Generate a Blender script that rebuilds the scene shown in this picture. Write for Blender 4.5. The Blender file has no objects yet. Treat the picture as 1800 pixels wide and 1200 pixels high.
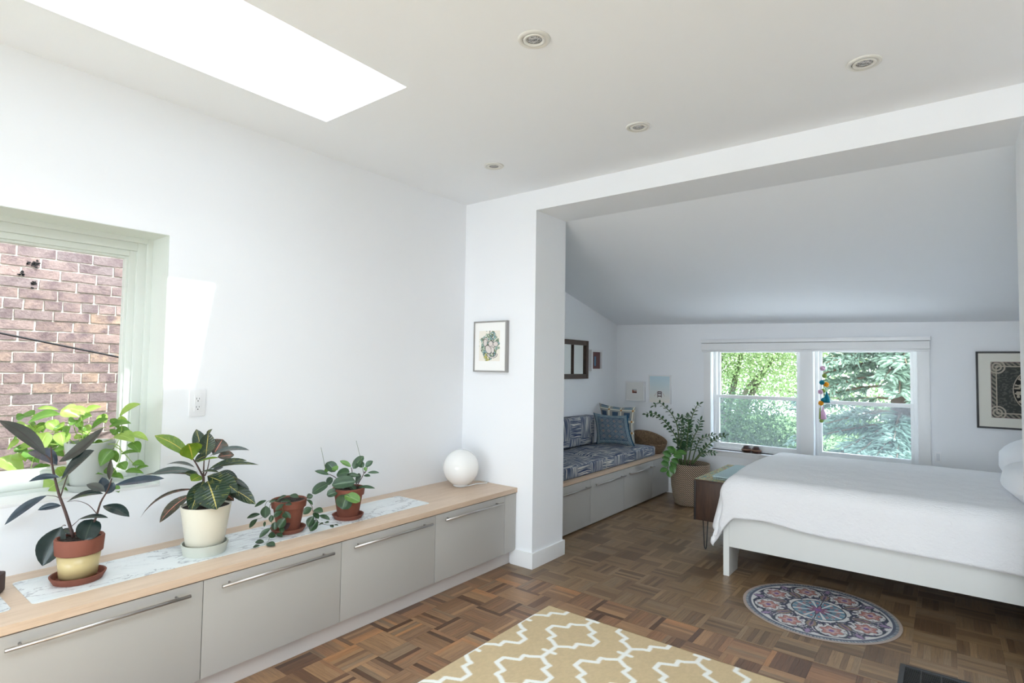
import bpy, bmesh, math, random
import numpy as np
from mathutils import Vector, Matrix
PI = math.pi
random.seed(7); rng = np.random.default_rng(7)
S = bpy.context.scene
COL = S.collection

# ---------------------------------------------------------------- camera
CAM_POS = Vector((0, 0, 1.5)); FPX = 985.6
RR = ((0.79131575, 0.61122829, 0.01481087), (-0.01462506, 0.04314024, -0.99896197), (-0.61123277, 0.79027773, 0.0430768))
cd = bpy.data.cameras.new('camera'); cam = bpy.data.objects.new('camera', cd); COL.objects.link(cam)
cd.sensor_width = 36; cd.lens = 36 * FPX / 1800; cd.clip_start = 0.02; cd.clip_end = 200
cam.matrix_world = Matrix(((RR[0][0], -RR[1][0], -RR[2][0], 0), (RR[0][1], -RR[1][1], -RR[2][1], 0), (RR[0][2], -RR[1][2], -RR[2][2], 1.5), (0, 0, 0, 1)))
S.camera = cam
# ---------------------------------------------------------------- view, sky, sun
S.view_settings.view_transform = 'Standard'; S.view_settings.look = 'None'
S.view_settings.gamma = 1; S.view_settings.use_curve_mapping = False
S.view_settings.exposure = 0.47
S.cycles.use_denoising = True
S.cycles.max_bounces = 10; S.cycles.diffuse_bounces = 6; S.cycles.transparent_max_bounces = 12
S.cycles.sample_clamp_indirect = 6
w = bpy.data.worlds.new('sky'); S.world = w; w.use_nodes = True
bg = w.node_tree.nodes['Background']; bg.inputs[0].default_value = (0.83, 0.915, 1.0, 1); bg.inputs[1].default_value = 5.5
sd = bpy.data.lights.new('sun', 'SUN'); sd.energy = 7.5; sd.angle = math.radians(0.8); sd.color = (1, .985, .96)
so = bpy.data.objects.new('sun', sd); COL.objects.link(so)
so.rotation_euler = Vector((-0.495, -0.157, -1)).to_track_quat('-Z', 'Y').to_euler(); so.location = (4, 4, 12)
def area(name, loc, direction, sx, sy, e, col=(1, 1, 1), portal=False):
    l = bpy.data.lights.new(name, 'AREA'); l.shape = 'RECTANGLE'; l.size = sx; l.size_y = sy; l.energy = e; l.color = col
    l.cycles.is_portal = portal
    o = bpy.data.objects.new(name, l); COL.objects.link(o); o.location = loc
    o.rotation_euler = Vector(direction).to_track_quat('-Z', 'Y').to_euler(); return o
area('skylight_portal', (-2.42, .85, 3.5), (0, 0, -1), .6, 1.9, 1, portal=True)
area('added_roof_portal', (.175, -.32, 2.99), (0, 0, -1), 2.0, 2.5, 1, portal=True)  # portal for the unseen roof window added to light the room
area('window_portal', (-1.18, 6.84, 1.15), (0, -1, 0), 2.1, 1.2, 1, portal=True)
area('side_window_portal', (-3.5, .42, 1.5), (1, 0, 0), 1.6, 1.3, 1, portal=True)
# added lamp in an unseen rear opening, brightening the room like daylight
area('rear_fill_lamp', (-1.1, -5.1, 1.2), (-.02, 1, 0.12), 2.6, 1.9, 40, (.93, .97, 1))

# ---------------------------------------------------------------- helpers
def lin(c):
    f = lambda v: v / 12.92 if v <= .04045 else ((v + .055) / 1.055) ** 2.4
    return tuple(f(v) for v in c)
def rgb(r, g, b): return lin((r / 255, g / 255, b / 255))
def W(px, py, depth):
    """world point that lies at this pixel of the 1800x1200 photograph, depth metres in front of the camera"""
    c = ((px - 900) / FPX * depth, (py - 600) / FPX * depth, depth)
    return Vector(tuple(sum(RR[i][k] * c[i] for i in range(3)) for k in range(3))) + CAM_POS
def depth_of(p):
    q = Vector(p) - CAM_POS
    return sum(RR[2][k] * q[k] for k in range(3))

class M:
    """a small node-material builder"""
    def __init__(s, name, base=(.8, .8, .8), rough=.6, metal=0, spec=.5):
        s.m = bpy.data.materials.new(name); s.m.use_nodes = True; s.t = s.m.node_tree; s.b = s.t.nodes['Principled BSDF']
        s.b.inputs['Base Color'].default_value = (*base, 1); s.b.inputs['Roughness'].default_value = rough
        s.b.inputs['Metallic'].default_value = metal; s.b.inputs['Specular IOR Level'].default_value = spec
    def n(s, typ, **k):
        x = s.t.nodes.new(typ)
        for a, v in k.items():
            if a in x.inputs.keys() if hasattr(x.inputs, 'keys') else False: x.inputs[a].default_value = v
            else: setattr(x, a, v)
        return x
    def l(s, a, b): s.t.links.new(a, b)
    def coord(s, kind='Object', scale=(1, 1, 1), rot=(0, 0, 0)):
        tc = s.t.nodes.new('ShaderNodeTexCoord'); mp = s.t.nodes.new('ShaderNodeMapping')
        mp.inputs['Scale'].default_value = scale; mp.inputs['Rotation'].default_value = rot
        s.l(tc.outputs[kind], mp.inputs[0]); return mp.outputs[0]
    def noise(s, vec, scale=5, detail=3, rough=.5, dist=0):
        x = s.t.nodes.new('ShaderNodeTexNoise'); x.inputs['Scale'].default_value = scale; x.inputs['Detail'].default_value = detail
        x.inputs['Roughness'].default_value = rough; x.inputs['Distortion'].default_value = dist
        if vec is not None: s.l(vec, x.inputs['Vector'])
        return x.outputs['Fac']
    def ramp(s, fac, stops):
        x = s.t.nodes.new('ShaderNodeValToRGB'); e = x.color_ramp.elements
        while len(e) < len(stops): e.new(.5)
        for i, (p, c) in enumerate(stops): e[i].position = p; e[i].color = (*c, 1) if len(c) == 3 else c
        s.l(fac, x.inputs[0]); return x.outputs[0]
    def mix(s, fac, a, b, typ='MIX'):
        x = s.t.nodes.new('ShaderNodeMix'); x.data_type = 'RGBA'; x.blend_type = typ
        for sock, v in ((x.inputs[0], fac), (x.inputs[6], a), (x.inputs[7], b)):
            if hasattr(v, 'links') or isinstance(v, bpy.types.NodeSocket): s.l(v, sock)
            elif isinstance(v, (int, float)): sock.default_value = v
            else: sock.default_value = (*v, 1)
        return x.outputs[2]
    def attr(s, name='Col'):
        x = s.t.nodes.new('ShaderNodeAttribute'); x.attribute_name = name; return x
    def color(s, sock): s.l(sock, s.b.inputs['Base Color']); return s
    def bump(s, h, strength=.3, dist=.01):
        x = s.t.nodes.new('ShaderNodeBump'); x.inputs['Strength'].default_value = strength; x.inputs['Distance'].default_value = dist
        s.l(h, x.inputs['Height']); s.l(x.outputs[0], s.b.inputs['Normal']); return s
def plain(name, c, rough=.6, metal=0, bump=None, var=.06, vs=8, spec=.5):
    m = M(name, c, rough, metal, spec); v = m.coord('Object')
    f = m.noise(v, vs, 4)
    m.color(m.mix(f, tuple(x * (1 - var) for x in c), tuple(min(1, x * (1 + var)) for x in c)))
    if bump: m.bump(m.noise(v, bump[0], 3), bump[1], bump[2])
    return m.m

class MB:
    def __init__(s): s.v = []; s.f = []; s.uv = []; s.c = []; s.mi = []; s.cm = 0; s.cc = (1, 1, 1)
    def face(s, idx, uv=None, c=None):
        s.f.append(idx); s.uv.append(uv or [(0, 0)] * len(idx)); s.c.append(c or s.cc); s.mi.append(s.cm)
    def add(s, vs): k = len(s.v); s.v += [tuple(p) for p in vs]; return k
    def box(s, a, b):
        x0, y0, z0 = a; x1, y1, z1 = b
        k = s.add([(x0, y0, z0), (x1, y0, z0), (x1, y1, z0), (x0, y1, z0), (x0, y0, z1), (x1, y0, z1), (x1, y1, z1), (x0, y1, z1)])
        for q in ((0, 3, 2, 1), (4, 5, 6, 7), (0, 1, 5, 4), (1, 2, 6, 5), (2, 3, 7, 6), (3, 0, 4, 7)):
            s.face([k + i for i in q])
        return s
    def prism(s, pts, z0, z1):
        n = len(pts); k = s.add([(p[0], p[1], z0) for p in pts] + [(p[0], p[1], z1) for p in pts])
        s.face([k + i for i in range(n)][::-1]); s.face([k + n + i for i in range(n)])
        for i in range(n): j = (i + 1) % n; s.face([k + i, k + j, k + n + j, k + n + i])
        return s
    def lathe(s, prof, c=(0, 0, 0), n=32, axis='z'):
        k = len(s.v)
        for r, h in prof:
            for i in range(n):
                a = 2 * PI * i / n; p = (r * math.cos(a), r * math.sin(a), h)
                if axis == 'y': p = (p[0], h, p[1])
                if axis == 'x': p = (h, p[0], p[1])
                s.v.append((p[0] + c[0], p[1] + c[1], p[2] + c[2]))
        m = len(prof); cl = [0]
        for j in range(m - 1): cl.append(cl[-1] + math.hypot(prof[j + 1][0] - prof[j][0], prof[j + 1][1] - prof[j][1]))
        for j in range(m - 1):
            for i in range(n):
                i2 = (i + 1) % n
                s.face([k + j * n + i, k + j * n + i2, k + (j + 1) * n + i2, k + (j + 1) * n + i],
                       [(i / n, cl[j]), ((i + 1) / n, cl[j]), ((i + 1) / n, cl[j + 1]), (i / n, cl[j + 1])])
        if prof[0][0] > 1e-5: s.face([k + i for i in range(n)][::-1])
        if prof[-1][0] > 1e-5: s.face([k + (m - 1) * n + i for i in range(n)])
        return s
    def tube(s, pts, r, n=8, cap=True):
        pts = [Vector(p) for p in pts]; m = len(pts); rs = r if isinstance(r, (list, tuple)) else [r] * m
        k = len(s.v); t0 = (pts[1] - pts[0]).normalized(); up = Vector((0, 0, 1)) if abs(t0.z) < .9 else Vector((1, 0, 0))
        a = t0.cross(up).normalized()
        for i, p in enumerate(pts):
            t = (pts[min(i + 1, m - 1)] - pts[max(i - 1, 0)])
            if t.length > 1e-9: t.normalize()
            a = (a - t * a.dot(t)); a.normalize(); b = t.cross(a)
            for j in range(n):
                an = 2 * PI * j / n; s.v.append(tuple(p + (a * math.cos(an) + b * math.sin(an)) * rs[i]))
        for i in range(m - 1):
            for j in range(n):
                j2 = (j + 1) % n; s.face([k + i * n + j, k + i * n + j2, k + (i + 1) * n + j2, k + (i + 1) * n + j])
        if cap:
            s.face([k + j for j in range(n)][::-1]); s.face([k + (m - 1) * n + j for j in range(n)])
        return s
    def grid(s, fn, nu, nv, col=None, closed=False):
        k = len(s.v)
        for j in range(nv + 1):
            for i in range(nu + 1): s.v.append(tuple(fn(i / nu, j / nv)))
        for j in range(nv):
            for i in range(nu):
                a = k + j * (nu + 1) + i
                s.face([a, a + 1, a + nu + 2, a + nu + 1], [(i / nu, j / nv), ((i + 1) / nu, j / nv), ((i + 1) / nu, (j + 1) / nv), (i / nu, (j + 1) / nv)],
                       col((i + .5) / nu, (j + .5) / nv) if col else None)
        return s
    def mesh(s, name, off=(0, 0, 0), mats=(), smooth=False, bevel=0):
        me = bpy.data.meshes.new(name)
        me.from_pydata([(x - off[0], y - off[1], z - off[2]) for x, y, z in s.v], [], s.f)
        uvl = me.uv_layers.new(name='UVMap'); flat = [c for u in s.uv for p in u for c in p]
        uvl.data.foreach_set('uv', flat)
        ca = me.color_attributes.new('Col', 'FLOAT_COLOR', 'CORNER')
        ca.data.foreach_set('color', [x for f, c in zip(s.f, s.c) for _ in f for x in (*c, 1)])
        for m in mats: me.materials.append(m)
        me.polygons.foreach_set('material_index', s.mi)
        if smooth: me.polygons.foreach_set('use_smooth', [True] * len(me.polygons))
        me.update()
        if bevel:
            bm = bmesh.new(); bm.from_mesh(me)
            es = [e for e in bm.edges if len(e.link_faces) == 2 and e.calc_face_angle(0) > .5]
            bmesh.ops.bevel(bm, geom=es, offset=bevel, segments=2, profile=.7, affect='EDGES', clamp_overlap=True)
            bm.to_mesh(me); bm.free()
            me.polygons.foreach_set('use_smooth', [True] * len(me.polygons))
            try: me.set_sharp_from_angle(angle=math.radians(50))
            except Exception: pass
        return me
    def build(s, name, mat, parent=None, smooth=False, bevel=0, loc=None):
        base = Vector(parent['_o']) if parent is not None else Vector(loc or s.base())
        me = s.mesh(name, base, mat if isinstance(mat, (list, tuple)) else (mat,), smooth, bevel)
        o = bpy.data.objects.new(name, me); COL.objects.link(o)
        if parent is not None: o.parent = parent; o['_o'] = tuple(base)
        else: o.location = base; o['_o'] = tuple(base)
        ALL.append(o); return o
    def base(s):
        a = np.array(s.v); return (float((a[:, 0].min() + a[:, 0].max()) / 2), float((a[:, 1].min() + a[:, 1].max()) / 2), float(a[:, 2].min()))
ALL = []
def thing(name, loc, label, cat, group=None):
    o = bpy.data.objects.new(name, None); COL.objects.link(o); o.location = loc; o['_o'] = tuple(loc); o.empty_display_size = .05
    ALL.append(o); return tag(o, label, cat, group)
def tag(o, label, cat, group=None):
    o['label'] = label; o['category'] = cat
    if group: o['group'] = group
    return o
def struct(o): o['kind'] = 'structure'; return o
def stuff(o): o['kind'] = 'stuff'; return o
def fast_mesh(name, verts, quads, mat, cols=None, uvs=None, smooth=False, parent=None, loc=(0, 0, 0)):
    """numpy mesh of quads; cols per vertex"""
    base = parent['_o'] if parent is not None else loc
    me = bpy.data.meshes.new(name); verts = np.asarray(verts, dtype=np.float32) - np.array(base, dtype=np.float32)
    me.vertices.add(len(verts)); me.vertices.foreach_set('co', verts.ravel())
    quads = np.asarray(quads, dtype=np.int32); nf, k = quads.shape
    me.loops.add(nf * k); me.loops.foreach_set('vertex_index', quads.ravel())
    me.polygons.add(nf); me.polygons.foreach_set('loop_start', np.arange(nf, dtype=np.int32) * k)
    me.polygons.foreach_set('loop_total', np.full(nf, k, dtype=np.int32))
    if cols is not None:
        ca = me.color_attributes.new('Col', 'FLOAT_COLOR', 'POINT'); c4 = np.ones((len(verts), 4), dtype=np.float32); c4[:, :3] = cols
        ca.data.foreach_set('color', c4.ravel())
    if uvs is not None:
        ul = me.uv_layers.new(name='UVMap'); ul.data.foreach_set('uv', np.asarray(uvs, dtype=np.float32)[quads.ravel()].ravel())
    if smooth: me.polygons.foreach_set('use_smooth', np.ones(nf, dtype=bool))
    me.materials.append(mat); me.update(calc_edges=True); me.validate()
    o = bpy.data.objects.new(name, me); COL.objects.link(o)
    if parent is not None: o.parent = parent
    else: o.location = loc
    o['_o'] = tuple(base); ALL.append(o); return o
def panel(name, P0, U, V, nu, nv, fn, mat, parent=None, loc=None):
    """flat printed panel: grid from P0 along U and V, fn(u,v arrays)->rgb array in srgb 0..1"""
    u, v = np.meshgrid(np.linspace(0, 1, nu + 1), np.linspace(0, 1, nv + 1)); u = u.ravel(); v = v.ravel()
    P0, U, V = (np.array(a, float) for a in (P0, U, V))
    P = P0 + u[:, None] * U + v[:, None] * V
    c = np.clip(fn(u, v), 0, 1); c = np.where(c <= .04045, c / 12.92, ((c + .055) / 1.055) ** 2.4)
    i = (np.arange(nv)[:, None] * (nu + 1) + np.arange(nu)[None]).ravel()
    q = np.stack([i, i + 1, i + nu + 2, i + nu + 1], 1)
    return fast_mesh(name, P, q, mat, c, np.stack([u, v], 1), parent=parent, loc=loc or tuple(P0))
def vnoise(u, v, sc, seed=0):
    """cheap value noise for printed patterns"""
    r = np.random.default_rng(seed).random((64, 64)); x = u * sc; y = v * sc
    xi = np.floor(x).astype(int); yi = np.floor(y).astype(int); fx = x - xi; fy = y - yi; fx = fx * fx * (3 - 2 * fx); fy = fy * fy * (3 - 2 * fy)
    g = lambda a, b: r[a % 64, b % 64]
    return (g(xi, yi) * (1 - fx) + g(xi + 1, yi) * fx) * (1 - fy) + (g(xi, yi + 1) * (1 - fx) + g(xi + 1, yi + 1) * fx) * fy
def over(c, m, col):
    m = np.clip(m, 0, 1)[:, None]; return c * (1 - m) + np.array(col)[None] * m

# ---------------------------------------------------------------- materials
WALL = plain('wall_paint', (.85, .87, .90), .75, bump=(180, .08, .002), var=.008, vs=2)
CEIL = plain('ceiling_paint', (.85, .878, .915), .85, bump=(120, .08, .002), var=.008, vs=2)
TRIM = plain('white_trim_paint', (.82, .83, .84), .35, var=.01, vs=3)
SASH = plain('window_vinyl', (.8, .82, .83), .35, var=.015, vs=3)
SASH1 = plain('grey_green_window_vinyl', (.66, .70, .665), .35, var=.015, vs=3)
def glassm(name, tint, haze, hazecol=(.8, .85, .9), gloss=.06):
    m = M(name); t = m.t; t.nodes.remove(m.b); out = t.nodes['Material Output']
    tr = t.nodes.new('ShaderNodeBsdfTransparent'); tr.inputs[0].default_value = (*tint, 1)
    gl = t.nodes.new('ShaderNodeBsdfGlossy'); gl.inputs['Roughness'].default_value = .03
    mx = t.nodes.new('ShaderNodeMixShader'); mx.inputs[0].default_value = gloss
    t.links.new(tr.outputs[0], mx.inputs[1]); t.links.new(gl.outputs[0], mx.inputs[2]); last = mx.outputs[0]
    if haze:
        df = t.nodes.new('ShaderNodeBsdfTranslucent'); df.inputs[0].default_value = (*hazecol, 1)
        m2 = t.nodes.new('ShaderNodeMixShader'); m2.inputs[0].default_value = haze
        t.links.new(last, m2.inputs[1]); t.links.new(df.outputs[0], m2.inputs[2]); last = m2.outputs[0]
    t.links.new(last, out.inputs[0]); return m.m
GLASS = glassm('clear_glass', (.97, .985, .98), .0, (.9, .95, .95), .003)
SCREEN = glassm('hazy_screen', (.78, .81, .86), .03, (.75, .82, .92), .005)  # screen tint also carries the lower panes' haze and bluish reflection
def wood(name, a, b, c, scale=(1.5, 26, 26), rough=.45, kind='Object'):
    m = M(name, a, rough); v = m.coord(kind, scale)
    f = m.noise(v, 2.2, 6, .62, .6); g = m.noise(v, 9, 4, .6, .2)
    m.color(m.mix(.35, m.ramp(f, [(.25, a), (.5, b), (.75, c)]), m.ramp(g, [(.3, a), (.7, c)]))); m.bump(g, .12, .003); return m.m
OAK = wood('light_oak_worktop', rgb(192, 166, 142), rgb(208, 184, 161), rgb(219, 197, 175), (22, 1.2, 22), .42)
WALNUT = wood('dark_stained_wood', rgb(42, 28, 22), rgb(62, 42, 32), rgb(84, 60, 46), (12, 12, 1.3), .35)
DKFRAME = wood('dark_brown_frame_wood', rgb(40, 26, 19), rgb(60, 40, 30), rgb(84, 58, 44), (8, 8, 8), .5)
FRONT = plain('grey_laminate_front', rgb(178, 176, 172), .42, var=.012, vs=2)
STEEL = plain('brushed_steel', rgb(190, 186, 184), .3, 1, var=.03, vs=60)
DARKGAP = plain('dark_carcass', rgb(60, 62, 66), .8)
TERRA = plain('terracotta', rgb(126, 72, 56), .75, bump=(90, .2, .003), var=.12, vs=14)
TERRAD = plain('dark_terracotta', rgb(120, 64, 48), .6, bump=(90, .2, .003), var=.1, vs=14)
YELGL = plain('yellow_glaze', rgb(198, 180, 132), .3, var=.07, vs=6)
CREAM = plain('cream_glazed_pot', rgb(218, 215, 200), .35, var=.02)
GREYGL = plain('pale_grey_green_ceramic', rgb(196, 200, 190), .5, var=.02)
WHITEPOT = plain('white_plastic_pot', rgb(168, 174, 170), .4, var=.02)
SOIL = plain('potting_soil', rgb(42, 34, 29), .95, bump=(60, 1, .02), var=.6, vs=70)
STEMR = plain('reddish_brown_stem', rgb(70, 50, 46), .6, var=.2, vs=30)
STEMG = plain('green_stem', rgb(86, 104, 62), .6, var=.15, vs=30)
STEMP = plain('pale_green_stem', rgb(140, 165, 80), .5, var=.15, vs=30)
BLACK = plain('black_metal', rgb(26, 26, 29), .45, 0, var=.05)
GLOBE = M('white_opal_glass', (.88, .88, .87), .08); GLOBE.b.inputs['Subsurface Weight'].default_value = 0; GLOBE = GLOBE.m
WHITEP = plain('white_plastic', rgb(232, 233, 235), .35, var=.01)
BEDW = plain('white_bed_lacquer', rgb(222, 224, 222), .3, var=.01)
NAVY = plain('navy_mattress_cover', rgb(45, 48, 62), .8, var=.1)
PAPER = None
def attrmat(name, rough=.8, bump=None, spec=.3):
    m = M(name, (.8, .8, .8), rough, spec=spec); m.color(m.attr('Col').outputs['Color'])
    if bump: m.bump(m.noise(m.coord('Object'), bump[0], 3), bump[1], bump[2])
    return m.m
PRINT = attrmat('printed_paper', .7)
RUGM = attrmat('woven_wool_pattern', .95, (260, .5, .004), .1)
MATM = attrmat('printed_vinyl_mat', .5, (200, .1, .001))
CLOTHM = attrmat('printed_cotton', .9, (160, .35, .003), .1)

# wood of the parquet: tone in the colour attribute, grain along uv u
def parquet_mat():
    m = M('parquet_wood', rough=.38); v = m.coord('UV', (3.5, 70, 1)); a = m.attr('Col').outputs['Color']
    f = m.noise(v, 1.6, 6, .65, .8); v2 = m.coord('UV', (14, 260, 1)); g = m.noise(v2, 1.5, 3, .6, .2)
    d = m.mix(1.0, a, m.ramp(f, [(.25, (.55, .5, .45)), (.5, (.95, .93, .92)), (.8, (1.3, 1.27, 1.22))]), 'MULTIPLY')
    d = m.mix(.6, d, m.ramp(g, [(.3, (.72, .7, .68)), (.7, (1.15, 1.15, 1.15))]), 'MULTIPLY')
    m.color(d); m.bump(g, .15, .001)
    m.l(m.ramp(f, [(.2, (.30,) * 3), (.8, (.42,) * 3)]), m.b.inputs['Roughness']); return m.m
PARQ = parquet_mat()

# ================================================================= STRUCTURE
XL = -3.166; YD0, YD1 = 3.441, 3.86; XC = -2.446; XS = .303; ZC = 2.84; ZH = 2.685; YB = 6.6; XAL = -3.38
LW = dict(y0=-.35, y1=1.187, z0=.865, z1=2.148)
def boxes(name, mat, lst, bevel=0):
    b = MB()
    for a, c in lst: b.box(a, c)
    return struct(b.build(name, mat, bevel=bevel))
boxes('wall_left', WALL, [((-3.5, -5.4, 0), (XL, LW['y0'], ZC)), ((-3.5, LW['y1'], 0), (XL, YD0, ZC)), ((-3.5, LW['y0'], 0), (XL, LW['y1'], LW['z0'])), ((-3.5, LW['y0'], LW['z1']), (XL, LW['y1'], ZC))])
boxes('wall_middle', WALL, [((-3.62, YD0, 0), (XC, YD1, ZC)), ((XC, YD0, ZH), (XS, YD1, ZC)), ((XS, YD0, 0), (2.6, YD1, ZC))])
boxes('wall_alcove_left', WALL, [((-3.62, YD1, 0), (XAL, YB + .25, 2.9))])
boxes('wall_alcove_right', WALL, [((1.15, YD1, 0), (1.4, YB + .25, 2.9))])
WB = dict(xl0=-2.164, xl1=-1.222, xr0=-1.10, xr1=-.213, z0=.572, z1=1.76)
boxes('wall_back', WALL, [((XAL, YB, 0), (1.15, YB + .25, WB['z0'])), ((XAL, YB, WB['z1']), (1.15, YB + .25, 2.3)), ((XAL, YB, WB['z0']), (WB['xl0'], YB + .25, WB['z1'])), ((WB['xl1'], YB, WB['z0']), (WB['xr0'], YB + .25, WB['z1'])), ((WB['xr1'], YB, WB['z0']), (1.15, YB + .25, WB['z1']))])
boxes('wall_right', WALL, [((2.4, -5.4, 0), (2.6, YD0, ZC))])
boxes('wall_rear', WALL, [((-3.5, -5.4, 0), (-2.5, -5.2, ZC)), ((1.9, -5.4, 0), (2.6, -5.2, ZC)), ((-2.5, -5.4, 2.3), (1.9, -5.2, ZC)), ((-2.5, -5.4, 0), (1.9, -5.2, .15))])  # rear wall out of view; its wide opening is added for light
S2 = (-.85, 1.2, -1.6, .95)
SK = dict(x0=-2.71, x1=-2.046, y0=-.1, y1=1.783)
boxes('ceiling', CEIL, [((-3.5, -5.4, ZC), (2.6, S2[2], 2.98)), ((-3.5, SK['y1'], ZC), (2.6, YD1, 2.98)), ((-3.5, SK['y0'], ZC), (SK['x0'], SK['y1'], 2.98)), ((-3.5, S2[2], ZC), (SK['x1'], SK['y0'], 2.98)), ((SK['x1'], S2[2], ZC), (S2[0], SK['y1'], 2.98)), ((S2[1], S2[2], ZC), (2.6, SK['y1'], 2.98)), ((S2[0], S2[3], ZC), (S2[1], SK['y1'], 2.98))])
struct(MB().box((S2[0], S2[2], 2.975), (S2[1], S2[3], 2.98)).build('added_roof_window', GLASS))  # unseen roof window added so its sun patch lights the room from below
SZ = 3.40
boxes('wall_skylight_shaft', WALL, [((SK['x0'] - .1, SK['y0'] - .1, 2.98), (SK['x0'], SK['y1'] + .1, SZ)), ((SK['x1'], SK['y0'] - .1, 2.98), (SK['x1'] + .1, SK['y1'] + .1, SZ)), ((SK['x0'], SK['y0'] - .1, 2.98), (SK['x1'], SK['y0'], SZ)), ((SK['x0'], SK['y1'], 2.98), (SK['x1'], SK['y1'] + .1, SZ))])
# sloped alcove ceiling
def slope_z(x, y): return 2.685 + (y - YD1) / (YB - YD1) * ((2.05 - .022 * (x + 3.38)) - 2.685)
b = MB(); k = b.add([(x, y, slope_z(x, y) + dz) for dz in (0, .16) for x, y in ((-3.62, YD1), (1.4, YD1), (1.4, YB + .25), (-3.62, YB + .25))])
for q in ((0, 3, 2, 1), (4, 5, 6, 7), (0, 1, 5, 4), (1, 2, 6, 5), (2, 3, 7, 6), (3, 0, 4, 7)): b.face([k + i for i in q])
struct(b.build('ceiling_alcove', CEIL))
b = MB(); b.box((-3.62, YD1 - .02, 2.84), (1.4, YD1 + .16, 3.0)); struct(b.build('trim_1', CEIL))

# ---- skylight: curb frame and pane
w3 = MB()
ox0, ox1, oy0, oy1 = -2.70, -2.137, -.05, 1.66
for a, c in (((SK['x0'] - .1, SK['y0'] - .1, SZ), (ox0, SK['y1'] + .1, SZ + .06)), ((ox1, SK['y0'] - .1, SZ), (SK['x1'] + .1, SK['y1'] + .1, SZ + .06)), ((ox0, SK['y0'] - .1, SZ), (ox1, oy0, SZ + .06)), ((ox0, oy1, SZ), (ox1, SK['y1'] + .1, SZ + .06))): w3.box(a, c)
sky3 = struct(w3.build('window_3', SASH))
MB().box((ox0 - .02, oy0 - .02, SZ + .06), (ox1 + .02, oy1 + .02, SZ + .068)).build('pane', GLASS, sky3)

# ---- left window
w1 = MB(); y0, y1, z0, z1 = LW['y0'], LW['y1'], LW['z0'], LW['z1']
def ring(mb, y0, y1, z0, z1, t, xa, xb):
    mb.box((xa, y0, z0), (xb, y0 + t, z1)); mb.box((xa, y1 - t, z0), (xb, y1, z1)); mb.box((xa, y0 + t, z0), (xb, y1 - t, z0 + t)); mb.box((xa, y0 + t, z1 - t), (xb, y1 - t, z1))
ring(w1, y0, y1, z0, z1, .028, -3.48, -3.365)
win1 = struct(w1.build('window_1', SASH1, bevel=.003))
lb = MB(); lb.box((-3.366, y1 - .003, z0 + .012), (XL - .0005, y1 - .0003, z1 - .003)); lb.box((-3.366, y0 + .003, z1 - .003), (XL - .0005, y1 - .003, z1 - .0003)); lb.build('reveal_lining', SASH1, win1)
f = MB(); ring(f, y0 + .028, y1 - .028, z0 + .028, z1 - .028, .042, -3.48, -3.385); f.build('window_frame', SASH1, win1, bevel=.003)
f = MB(); ring(f, y0 + .07, y1 - .07, z0 + .07, z1 - .07, .030, -3.47, -3.402); f.build('sash', SASH1, win1, bevel=.003)
f = MB(); ring(f, y0 + .1, y1 - .1, z0 + .1, z1 - .1, .012, -3.46, -3.415); f.build('glazing_bead', SASH1, win1, bevel=.002)
MB().box((-3.432, y0 + .105, z0 + .105), (-3.426, y1 - .105, z1 - .105)).build('pane', GLASS, win1)
MB().box((-3.37, y0 + .001, z0), (XL + .001, y1 - .001, z0 + .012)).build('window_sill', TRIM, win1, bevel=.003)

struct(MB().box((-6.5, YB + .25, -.7), (3.5, 10.1, -.35)).build('bounce_roof', plain('pale_bounce_surface', (.82, .83, .84), .8, var=.04)))  # unseen pale roof added to bounce sunlight up through the back window
# ---- back window, two double-hung units in one casing
cs = MB()
cs.box((-2.244, YB - .016, .503), (WB['xl0'], YB, 1.80)); cs.box((WB['xr1'], YB - .016, .503), (-.118, YB, 1.80))
cs.box((WB['xl0'], YB - .016, .503), (WB['xr1'], YB, .560)); cs.box((WB['xl0'], YB - .016, 1.70), (WB['xr1'], YB, 1.80))
cs.box((WB['xl1'], YB - .016, .572), (WB['xr0'], YB, 1.70))
cas = struct(cs.build('trim_2', TRIM, bevel=.003))
def unit(name, x0, x1, zrail):
    f = MB(); t = .035; ya, yb = YB + .09, YB + .2
    f.box((x0, ya, WB['z0']), (x0 + t, yb, WB['z1'])); f.box((x1 - t, ya, WB['z0']), (x1, yb, WB['z1'])); f.box((x0 + t, ya, WB['z0']), (x1 - t, yb, WB['z0'] + .025)); f.box((x0 + t, ya, WB['z1'] - t), (x1 - t, yb, WB['z1']))
    f.box((x0, YB, WB['z0'] + .001), (x0 + .004, ya - .001, WB['z1'])); f.box((x1 - .004, YB, WB['z0'] + .001), (x1, ya - .001, WB['z1']))
    wn = struct(f.build(name, SASH, bevel=.002))
    MB().box((x0 - .02 if x0 < -2 else x0, YB - .045, WB['z0'] - .014), (x1, YB + .088, WB['z0'])).build('window_sill', TRIM, wn, bevel=.003)
    a, c = x0 + t, x1 - t
    for nm, yy, za, zb, mat in (('lower_sash', YB + .10, WB['z0'] + .025, zrail + .02, GLASS), ('upper_sash', YB + .14, zrail - .02, WB['z1'] - t, GLASS)):
        s = MB(); q = .028; hb = .05 if nm[0] == 'l' else .036
        s.box((a, yy, za), (a + q, yy + .035, zb)); s.box((c - q, yy, za), (c, yy + .035, zb)); s.box((a + q, yy + .001, za), (c - q, yy + .034, za + hb)); s.box((a + q, yy + .001, zb - .036), (c - q, yy + .034, zb))
        so_ = s.build(nm, SASH, wn, bevel=.002)
        MB().box((a + q, yy + .014, za + hb), (c - q, yy + .018, zb - .036)).build('pane', GLASS, so_)
        if nm[0] == 'l': MB().box((a + .01, YB + .185, za + .01), (c - .01, YB + .187, zb)).build('hazy_screen', SCREEN, wn)
    return wn
unit('window_2', WB['xl0'], WB['xl1'], 1.18)
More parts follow.
